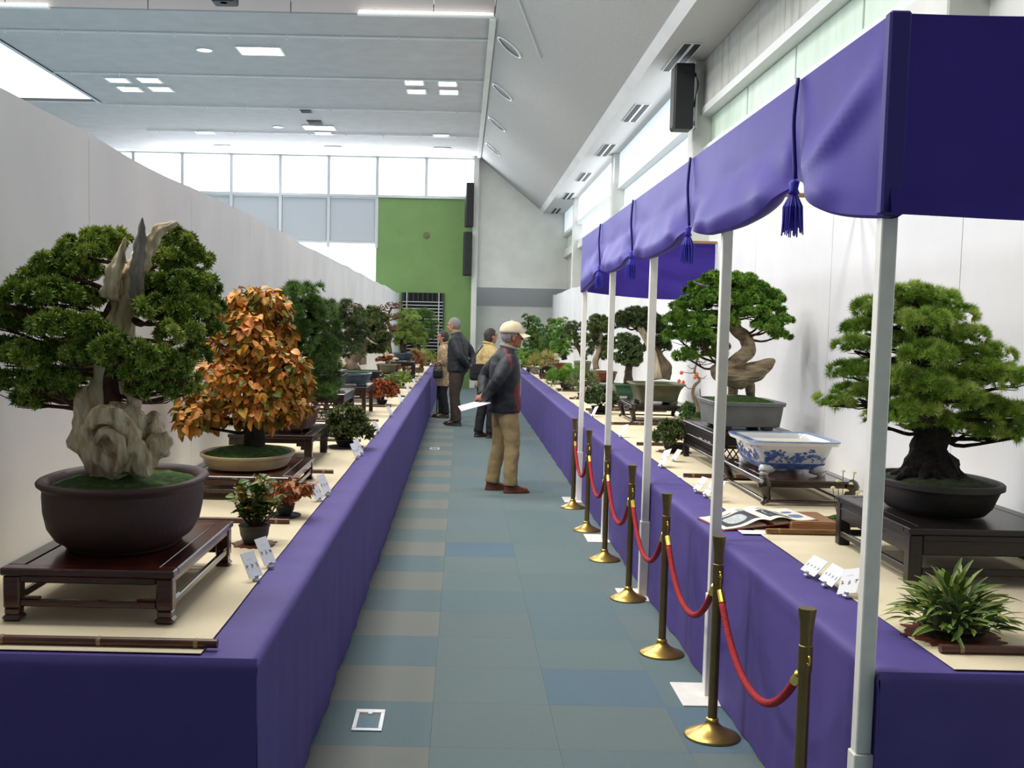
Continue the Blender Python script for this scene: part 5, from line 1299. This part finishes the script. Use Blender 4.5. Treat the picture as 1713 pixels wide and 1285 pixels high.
# ---- name cards in clips along the edge
def card(label, x, y, side, w_=.075, h=.085, rz=0.0, lean=.5, chars=0, m='card', roll=0.0):
    t = thing('name_card', label, 'name card', (x, y, PZ), (0 if side > 0 else math.pi)+rz, 'name cards along the table edges')
    # card faces local +x, leaning back
    lx, lz = -math.sin(lean), math.cos(lean)
    def P(u, v, off): # u along y, v up the card
        uu = u*math.cos(roll)-v*math.sin(roll); vv = u*math.sin(roll)+v*math.cos(roll)
        return (lx*vv+lz*off, uu, .014+lz*vv+(-lx)*off)
    o0 = h*.5 if roll else 0
    a = w_/2
    pts = [P(-a, 0, 0), P(a, 0, 0), P(a, h, 0), P(-a, h, 0)]; bk = [P(-a, 0, -.0018), P(a, 0, -.0018), P(a, h, -.0018), P(-a, h, -.0018)]
    c = obj('card_sheet', MB().add(pts+bk, [(0, 1, 2, 3), (7, 6, 5, 4), (0, 4, 5, 1), (1, 5, 6, 2), (2, 6, 7, 3), (3, 7, 4, 0)]), m, t)
    obj('clip', MB().cbox(-.012, .010, -.012, .012, 0, .010, .003).cbox(-.004, .003, -.010, .010, .008, .022, .002), 'alu', t)
    if chars:
        mb = MB(); r2 = random.Random(int(y*1000))
        def stroke(u0, v0, u1, v1, th):
            d = Vector((u1-u0, v1-v0)); n = Vector((-d.y, d.x)).normalized()*th
            mb.add([P(u0-n.x, v0-n.y, .0006), P(u1-n.x, v1-n.y, .0006), P(u1+n.x, v1+n.y, .0006), P(u0+n.x, v0+n.y, .0006)], [(0, 1, 2, 3)])
        for k in range(chars):
            u = -a*.72+2*a*.72*k/max(1, chars-1); s = h*.09; v = h*.45
            for j in range(4):
                stroke(u-s*r2.uniform(.4, .9), v+s*r2.uniform(-1, 1), u+s*r2.uniform(.4, .9), v+s*r2.uniform(-1, 1), .0007)
            stroke(u, v-s, u, v+s, .0007)
        for k in range(3): stroke(-a*.4+k*.010, h*.72, -a*.4+k*.010+.006, h*.72, .0005)
        obj('writing', mb, 'ink', c)
card('long printed name card, farther of the pair by the near pine stand', 1.318, 4.06, -1, .125, .075, 0.10, .75, 4)
card('long printed name card, nearer of the pair by the near pine stand', 1.332, 3.90, -1, .125, .078, 0.05, .7, 4)
card('white handwritten price card tilted in a clip, nearest card on the right', 1.355, 3.745, -1, .085, .10, .35, .6, 3, 'paper_white', .35)
card('first small grey card left of the porcelain pot table', 1.345, 6.15, -1, .085, .09, .2, .65, 3)
card('second small grey card left of the porcelain pot table', 1.36, 5.98, -1, .085, .09, .15, .65, 3)
card('bright white card left of the porcelain pot table beside the post', 1.375, 5.82, -1, .075, .11, .25, .5, 2, 'paper_white', .2)
card('white card leaning at the table edge near the low dark shrub', 1.35, 7.25, -1, .10, .12, .2, .5, 2, 'paper_white', .3)
card('grey card standing alone beside the low shrub', 1.49, 7.58, -1, .08, .085, .2, .6, 3)
card('white card at the table edge near the stone figurine', 1.36, 9.2, -1, .09, .11, .2, .5, 2, 'paper_white', .2)
card('white card near the edge in front of the dark mound', 1.37, 11.3, -1, .09, .11, .2, .5, 0, 'paper_white', .2)
for i, y in enumerate((13.2, 15.0, 16.9, 18.8, 20.6)): card('small white card on the right table edge, %s of five beyond the canopy' % ORD[i], 1.36, y, -1, .09, .09, -.1, .5, 0, 'paper_white')
card('printed card, nearer of the pair in front of the driftwood juniper', -.706, 3.80, 1, .080, .095, -.42, .45, 3)
card('printed card, farther of the pair in front of the driftwood juniper', -.695, 4.02, 1, .080, .105, -.38, .45, 3)
card('printed card, nearer of the pair in front of the orange tree', -.71, 5.55, 1, .080, .095, -.42, .45, 3)
card('printed card, farther of the pair in front of the orange tree', -.695, 5.76, 1, .080, .105, -.38, .45, 3)
card('grey card, nearer of the pair in front of the tall dark pine', -.69, 7.40, 1, .080, .095, -.42, .45, 3)
card('white card, farther of the pair in front of the tall dark pine', -.685, 7.58, 1, .080, .105, -.38, .45, 3)
for i, y in enumerate((9.2, 10.9, 12.8, 14.7, 16.6, 18.6)): card('small card on the left table edge, %s of six past the spiky shrub' % ORD[i], -.69, y, 1, .08, .09, -.35, .45, 0)

# ---- open book on a wooden rest
t = thing('book_rest', 'plain wooden block propping up the open book', 'wooden block', (1.655, 5.17, PZ), .0)
obj('block', MB().cbox(-.11, .11, -.15, .15, 0, .036, .004), 'oak', t)
obj('block_top', MB().cbox(-.105, .105, -.145, .145, .036, .04, .002), 'oak', t)
bk = thing('open_book', 'open picture book with photographs of pots lying by the table edge', 'book', (1.43, 5.19, PZ+.016), .20)
bk.rotation_euler = (0, -math.radians(5.5), math.radians(9))
obj('cover', MB().cbox(-.235, .235, -.165, .165, 0, .004, .001), 'book_cover', bk)
def page(side):
    def fn(u, v):
        x = side*u*.228; z = .006+.022*math.exp(-((u-.22)/.25)**2)+.010*(1-u); return (x, -.158+.316*v, z)
    return fn
for s in (-1, 1):
    mb = MB().grid(page(s), 14, 2, flip=(s < 0))
    mb.box(*sorted((s*.02, s*.226)), -.157, .157, .004, .008)
    obj('page_block', mb, 'page', bk, smooth=False)
def pic(x0, x1, y0, y1, m, dz=.0012, rnd_=False):
    s = 1 if x0+x1 > 0 else -1; pf = page(s)
    mb = MB()
    if rnd_:
        n = 28; cx, cy, a, b = (x0+x1)/2, (y0+y1)/2, abs(x1-x0)/2, abs(y1-y0)/2
        v = []
        for k in range(n):
            th = 6.283*k/n; c, q = math.cos(th), math.sin(th); x = cx+a*math.copysign(abs(c)**.7, c); y = cy+b*math.copysign(abs(q)**.7, q); v.append((x, y, pf(abs(x)/.228, 0)[2]+dz))
        mb.add(v, [tuple(range(n))])
    else:
        n = 6; v = []
        for k in range(n+1):
            x = x0+(x1-x0)*k/n; z = pf(abs(x)/.228, 0)[2]+dz; v += [(x, y0, z), (x, y1, z)]
        mb.add(v, [(2*k, 2*k+2, 2*k+3, 2*k+1) for k in range(n)])
    obj('picture', mb, m, bk)
pic(-.20, -.03, -.12, .07, 'picture_dark'); pic(-.17, -.07, -.09, .04, 'picture_pale', .002, True)
pic(.02, .13, -.11, .06, 'picture_dark'); pic(.03, .12, -.10, .045, 'picture_pale', .002, True); pic(.145, .205, -.09, -.01, 'picture_blue', .0015, True); pic(.15, .20, .03, .07, 'picture_blue', .0015, True)
pic(-.17, -.09, .09, .10, 'ink'); pic(.04, .10, .09, .10, 'ink'); pic(-.06, .0-.02, .08, .12, 'picture_pale')

# ================================================================ people
def remesh(mb, voxel, smooth=3, it=.5):
    me = bpy.data.meshes.new('tmp'); me.from_pydata([tuple(p) for p in mb.v], [], mb.f)
    o = bpy.data.objects.new('tmp', me); C.objects.link(o)
    r = o.modifiers.new('r', 'REMESH'); r.mode = 'VOXEL'; r.voxel_size = voxel
    s = o.modifiers.new('s', 'SMOOTH'); s.factor = it; s.iterations = smooth
    dg = bpy.context.evaluated_depsgraph_get(); dg.update()
    out = bpy.data.meshes.new_from_object(o.evaluated_get(dg)); bpy.data.objects.remove(o); bpy.data.meshes.remove(me)
    return out
def wrinkle(me, amp, sc, seed=0.0, zmix=.5):
    n = len(me.vertices); co = np.empty(n*3, np.float32); no = np.empty(n*3, np.float32)
    me.vertices.foreach_get('co', co); me.vertices.foreach_get('normal', no); co = co.reshape(-1, 3); no = no.reshape(-1, 3)
    d = np.array([mnoise.noise((c[0]*sc+seed, c[1]*sc, c[2]*sc*zmix))+.5*mnoise.noise((c[0]*sc*2.3, c[1]*sc*2.3+seed, c[2]*sc*2.3*zmix)) for c in co])
    co += no*(d*amp)[:, None]; me.vertices.foreach_set('co', co.ravel()); me.update()
def ovalstack(mb, secs, n=2.3, seg=24):
    """sections (z, cx, cy, a, b)"""
    v = []; f = []
    for z, cx, cy, a, b in secs:
        for k in range(seg):
            th = 6.28318*k/seg; c, s = math.cos(th), math.sin(th); v.append((cx+a*math.copysign(abs(c)**(2/n), c), cy+b*math.copysign(abs(s)**(2/n), s), z))
    for i in range(len(secs)-1):
        for k in range(seg): k2 = (k+1) % seg; f.append((i*seg+k, i*seg+k2, (i+1)*seg+k2, (i+1)*seg+k))
    f.append(tuple(range(seg))[::-1]); f.append(tuple((len(secs)-1)*seg+k for k in range(seg)))
    mb.add(v, f)
def hand(mb, w, d, side, curl=.5):
    """palm from wrist w along d with five fingers; side +1/-1 places the thumb"""
    w = Vector(w); d = Vector(d).normalized(); s = d.cross(Vector((0, 0, 1)));
    if s.length < .1: s = Vector((0, 1, 0))
    s.normalize(); n = s.cross(d).normalized()
    mb.tube([w-d*.02, w+d*.03, w+d*.07, w+d*.085], [.026, .034, .038, .028], 10, 2, flat=.5)
    for k, l in enumerate((.062, .074, .070, .054)):
        b = w+d*.075+s*(.027-.018*k)*side
        p1 = b+d*l*.5-n*l*.12*curl; p2 = p1+(d*(1-curl)-n*curl)*l*.34; p3 = p2+(d*(1-1.4*curl)-n*curl)*l*.28
        mb.tube([b-d*.02, b, p1, p2, p3], [.0095, .0095, .009, .0085, .007], 7, 1)
    b = w+d*.02+s*.03*side
    mb.tube([w+d*.01+s*.015*side, b, b+d*.028+s*.022*side, b+d*.055+s*.020*side-n*.012], [.012, .0125, .011, .008], 7, 1)
def head_shape(mb, c, k=1.0):
    x, y, z = c
    mb.ball((x-.01*k, y, z+.025*k), (.098*k, .079*k, .098*k), 16, 12)
    mb.ball((x+.022*k, y, z-.035*k), (.070*k, .062*k, .078*k), 14, 10)
    mb.ball((x+.062*k, y, z-.085*k), (.026*k, .030*k, .024*k), 10, 8)
    mb.tube([(x+.088*k, y, z+.020*k), (x+.108*k, y, z-.018*k), (x+.102*k, y, z-.030*k)], [.010*k, .015*k, .013*k], 8)
    mb.tube([(x+.082*k, y-.04*k, z+.030*k), (x+.092*k, y, z+.034*k), (x+.082*k, y+.04*k, z+.030*k)], .012*k, 7)
    for s in (-1, 1):
        mb.ball((x-.008*k, y+s*.080*k, z-.008*k), (.020*k, .012*k, .034*k), 8, 8)
        mb.ball((x+.070*k, y+s*.036*k, z-.028*k), (.022*k, .022*k, .020*k), 8, 6)
def person(label, loc, rz, cfg):
    """figure facing local +x; cfg gives pose, clothes and hair"""
    H = cfg['h']; k = H/1.70; t = thing('person', label, 'person', loc, rz)
    sh, hip = 1.385*k, .90*k; lean = cfg.get('lean', 0.0)
    def lx(z): return lean*max(0, z-hip)
    feet = cfg['feet']; hc = Vector((lx(1.56*k)+cfg.get('hx', .025), 0, 1.565*k+cfg.get('hz', 0)))
    arms = cfg['arms']
    bm = MB()
    head_shape(bm, hc, .98*k)
    bm.tube([(lx(1.3*k), 0, 1.30*k), (lx(1.42*k)+.0, 0, 1.42*k), (hc.x-.012, 0, hc.z-.06*k)], [.07*k, .056*k, .054*k], 12, 2)
    ovalstack(bm, [(.82*k, 0, 0, .10*k, .14*k), (1.0*k, lx(1.0*k), 0, .095*k, .135*k), (1.2*k, lx(1.2*k), 0, .105*k, .15*k), (1.36*k, lx(1.36*k), 0, .07*k, .13*k)])
    for (fx, fy), s in zip(feet, (1, -1)):
        bm.tube([(0, s*.085*k, .88*k), (fx*.55+.02, (s*.085*k+fy)/2, .48*k), (fx-.01, fy, .09*k)], [.075*k, .05*k, .036*k], 10, 3)
        bm.tube([(fx-.05, fy, .045), (fx+.03, fy, .045), (fx+.14, fy+s*.01, .035)], [.034, .036, .024], 8, 1)
    for (el, wr, hd), s in zip(arms, (1, -1)):
        S = Vector((lx(sh), s*.175*k, sh-.02)); el, wr = Vector(el), Vector(wr)
        bm.tube([S, el, wr], [.045*k, .036*k, .027*k], 9, 3)
        hand(bm, wr, hd, s, cfg.get('curl', .45))
    body = mesh_obj('body', remesh(bm, .0055 if cfg.get('near') else .008, 2), cfg.get('skin', 'skin'), t, smooth=True)
    for s in (-1, 1):
        obj('eye', MB().ball((hc.x+.084*k, s*.032*k, hc.z+.012*k), (.008, .012, .007), 8, 6), 'eye', body, smooth=True)
        obj('eyebrow', MB().tube([(hc.x+.086*k, s*.052*k, hc.z+.036*k), (hc.x+.096*k, s*.034*k, hc.z+.042*k), (hc.x+.097*k, s*.016*k, hc.z+.038*k)], .004, 5), cfg['hair'], body)
    obj('lips', MB().tube([(hc.x+.078*k, -.024*k, hc.z-.058*k), (hc.x+.088*k, 0, hc.z-.056*k), (hc.x+.078*k, .024*k, hc.z-.058*k)], [.003, .0075, .003], 6, 2), 'lip', body, smooth=True)
    # hair as a shell that leaves the face free
    hb = MB().ball((hc.x-.016*k, 0, hc.z+.026*k), (.106*k, .087*k, .106*k), 28, 20)
    lowz = cfg.get('hairlow', -.05)
    def keep(f):
        c = sum((Vector(hb.v[i]) for i in f), Vector())/len(f); dx = c.x-hc.x; dz = c.z-hc.z
        return dz > lowz*k and not (dx > .030*k and dz < .070*k) and not (dx > -.03*k and abs(c.y) > .05 and dz < .005*k)
    hb.f = [f for f in hb.f if keep(f)]; hb.mi = [0]*len(hb.f)
    if cfg.get('bob'): hb.ball((hc.x-.045*k, 0, hc.z-.02*k), (.066*k, .085*k, .10*k), 18, 12)
    obj('hair', hb, cfg['hair'], t, smooth=True)
    if cfg.get('cap'):
        cb = MB(); prof = [(.0, 1.06), (.02, 1.08), (.05, 1.03), (.085, .84), (.108, .5), (.12, .0)]
        ovalstack(cb, [(hc.z+.045*k+q*k, hc.x-.012*k, 0, .112*k*r+.0005, .094*k*r+.0005) for q, r in prof], 2.1, 28)
        cp = obj('cap', cb, 'cap', t, smooth=True)
        def brim(u, v):
            a = (u-.5)*2.2; r0 = .092*k; r1 = .092*k+.085*k*math.cos(a*.72)**.7
            r = r0+(r1-r0)*v; return (hc.x-.004*k+r*math.cos(a)*1.05, r*math.sin(a)*.95, hc.z+.050*k-.030*v-.05*(math.sin(a)**2)*v*.5)
        bb = MB().grid(brim, 16, 5); n0 = len(bb.v); bb.add([(x, y, z-.005) for x, y, z in bb.v], [tuple(reversed(f)) for f in bb.f])
        ring = [i for i in range(17)]+[17*j+16 for j in range(1, 6)]+[85+i for i in range(15, -1, -1)]+[17*j for j in range(4, 0, -1)]
        bb.add([], [])
        bb.f += [(ring[i], ring[i-1], ring[i-1]+n0, ring[i]+n0) for i in range(len(ring))]; bb.mi += [0]*len(ring)
        obj('brim', bb, 'cap', cp, smooth=False)
        obj('button', MB().ball((hc.x-.012*k, 0, hc.z+.166*k), .009, 8, 6), 'cap', cp)
    # trousers
    tb = MB()
    ovalstack(tb, [(.80*k, 0, 0, .115*k, .165*k), (.88*k, 0, 0, .135*k, .185*k), (1.02*k, lx(1.02*k), 0, .125*k, .17*k)])
    for (fx, fy), s in zip(feet, (1, -1)):
        kx = fx*.55+.025
        tb.tube([(0, s*.088*k, .93*k), (kx*.5, s*.090*k, .70*k), (kx, (s*.085*k+fy)/2, .48*k), (fx*.8-.005, fy, .25*k), (fx-.015, fy, .075)], [.105*k, .098*k, .080*k, .074*k, .070*k], 14, 3)
    me = remesh(tb, .011, 4); wrinkle(me, .007, 11, seed=H*3, zmix=1.1)
    mesh_obj('trousers', me, cfg['trousers'], t, smooth=True)
    for (fx, fy), s in zip(feet, (1, -1)):
        so = MB(); ovalstack(so, [(0, fx+.045, fy, .135*k, .044*k), (.012, fx+.045, fy, .138*k, .047*k), (.016, fx+.045, fy, .132*k, .045*k), (.045, fx+.035, fy, .118*k, .043*k), (.065, fx+.005, fy, .082*k, .040*k), (.10, fx-.02, fy, .05*k, .038*k)], 2.4, 20)
        sh_ = obj('shoe', so, cfg['shoes'], t, smooth=True)
    # coat
    jb = MB(); z0 = cfg['hem']*k
    secs = [(z0, lx(z0), 0, .150*k, .200*k), (z0+.03, lx(z0), 0, .158*k, .208*k), (1.0*k, lx(1.0*k)-.005, 0, .150*k, .200*k), (1.15*k, lx(1.15*k)-.008, 0, .150*k, .205*k), (1.28*k, lx(1.28*k)-.012, 0, .142*k, .205*k), (1.37*k, lx(1.37*k)-.012, 0, .112*k, .180*k), (1.43*k, lx(1.43*k)-.008, 0, .075*k, .105*k), (1.465*k, lx(1.46*k), 0, .068*k, .075*k)]
    ovalstack(jb, secs, 2.4, 28)
    for (el, wr, hd), s in zip(arms, (1, -1)):
        S = Vector((lx(sh)-.005, s*.165*k, sh-.035)); el, wr = Vector(el), Vector(wr)
        jb.tube([S, S.lerp(el, .5)+Vector((-.01, s*.012, 0)), el, el.lerp(wr, .6), wr+(wr-el).normalized()*.005], [.082*k, .076*k, .064*k, .056*k, .048*k], 14, 3)
    me = remesh(jb, .010 if cfg.get('near') else .013, 5); wrinkle(me, .009, 9, seed=H*7, zmix=1.3)
    jo = mesh_obj('jacket', me, cfg['coat'], t, smooth=True)
    if len(cfg['coat']) > 1:
        mi = []
        for p in me.polygons:
            c = p.center; m_ = 0
            if c.z < 1.10*k and abs(c.y) < .19*k and .045*k < c.x < .13*k and c.z > z0+.0 and (c.z-z0) < .42*k: m_ = 1
            a = abs(c.y)
            if c.z > 1.24*k and abs(c.x+.035*k-.12*(1.45*k-c.z)) < .012 and a > .07*k: m_ = 1
            mi.append(m_)
        me.polygons.foreach_set('material_index', mi)
    cl = MB().tube([(hc.x-.03+math.cos(a)*.078*k-.005, math.sin(a)*.082*k, 1.455*k+.022*math.cos(a+3.14)) for a in [6.28318*i/20 for i in range(21)]], .017*k, 8, 1)
    obj('collar', cl, cfg.get('collar', cfg['coat'][0]), jo, smooth=True)
    obj('zip', MB().tube([(lx(z)+{0: .160, 1: .158, 2: .152, 3: .132}[i]*k, 0, z) for i, z in enumerate((z0+.04, 1.05*k, 1.22*k, 1.36*k))], .005, 5, 2), 'alu' if cfg.get('near') else 'dark', jo)
    return t, hc

# man with the cream cap, hands behind his back
k1 = 1.66/1.70
person('man in a cream cap, navy and maroon jacket and khaki trousers, hands behind his back', (.43, 10.68, 0), .22,
       dict(h=1.66, feet=[(-.06, .12), (.07, -.10)], arms=[((-.14, .275, 1.10), (-.205, .06, .945), (-.35, -.9, -.12)), ((-.15, -.275, 1.10), (-.215, -.07, .93), (-.45, .8, -.15))],
            hair='hair_grey', cap=True, trousers='khaki', shoes='shoe_brown', coat=['navy', 'maroon'], collar='collar_grey', hem=.80, near=True, skin='skin_tan', lean=.02, hx=.055, hz=-.01, curl=.6))
lp = thing('leaflet', 'folded white and lilac leaflet held behind the capped man', 'leaflet', (.155, 10.56, .865), .1)
lp.rotation_euler = (math.radians(10), math.radians(-16), .12)
obj('sheet', MB().cbox(-.17, .13, -.10, .10, 0, .003, .001), 'leaflet', lp)
obj('inner_sheet', MB().cbox(-.16, .12, -.095, .06, .003, .005, .001), 'paper_white', lp)
# person half hidden behind him
person('person in a yellow quilted jacket half hidden behind the capped man', (.37, 15.9, 0), .5,
       dict(h=1.60, feet=[(-.05, .09), (.05, -.09)], arms=[((.05, .26, 1.05), (.20, .12, 1.0), (.9, -.3, .1)), ((.02, -.26, 1.04), (.18, -.16, .98), (.9, .3, .1))],
            hair='hair_dark', bob=True, trousers='black_trouser', shoes='shoe_dark', coat=['quilt_yellow'], hem=.78, lean=.06))
b = thing('shoulder_bag', 'black shoulder bag hanging at the hip of the person in yellow', 'bag', (.24, 15.70, .84), .5)
me = remesh(MB().cbox(-.13, .13, -.05, .05, 0, .24, .03), .012, 3); mesh_obj('bag_body', me, 'bag_black', b, smooth=True)
obj('bag_strap', MB().tube([(-.12, 0, .2), (-.02, .02, .38), (.12, .08, .50)], .012, 6, 3), 'bag_black', b)
obj('bag_flap', MB().cbox(-.125, .125, -.062, -.05, .10, .24, .008), 'bag_black', b)
# grey-haired man facing the left table
person('grey-haired man in a navy jacket and dark trousers facing the left table', (-.06, 17.75, 0), math.pi-.35,
       dict(h=1.76, feet=[(-.03, .10), (.08, -.09)], arms=[((-.14, .28, 1.13), (-.22, .07, .96), (-.35, -.9, -.1)), ((-.15, -.28, 1.13), (-.23, -.07, .95), (-.45, .8, -.15))],
            hair='hair_grey', trousers='brown_trouser', shoes='shoe_dark', coat=['navy'], collar='collar_grey', hem=.84, lean=.03, hx=.06, hz=-.005))
person('woman in a beige patterned coat standing beside the grey-haired man', (-.29, 19.2, 0), math.pi-.1,
       dict(h=1.53, feet=[(-.03, .08), (.06, -.08)], arms=[((-.03, .23, 1.0), (.10, .12, .94), (.6, -.8, .1)), ((-.03, -.23, 1.0), (.12, -.12, .92), (.6, .8, .1))],
            hair='hair_dark', bob=True, trousers='black_trouser', shoes='shoe_dark', coat=['coat_beige'], hem=.62, lean=.03))
b = thing('handbag', 'dark handbag held in front of the beige coat', 'bag', (-.40, 18.93, .70), .1)
me = remesh(MB().cbox(-.09, .09, -.05, .05, 0, .17, .03), .012, 3); mesh_obj('bag_body', me, 'bag_black', b, smooth=True)
obj('bag_handle', MB().tube([(-.06, 0, .15), (-.04, 0, .26), (.04, 0, .26), (.06, 0, .15)], .008, 6, 4), 'bag_black', b)
c = thing('walking_stick', 'thin dark walking stick beside the woman in beige', 'cane', (-.42, 19.45, 0))
obj('shaft', MB().tube([(0, 0, 0), (.01, 0, .80)], [.010, .012], 8), 'dark', c)
obj('handle', MB().tube([(.01, 0, .78), (.01, 0, .84), (-.04, 0, .86), (-.08, 0, .83)], .012, 7, 3), 'ebony_brown', c, smooth=True)
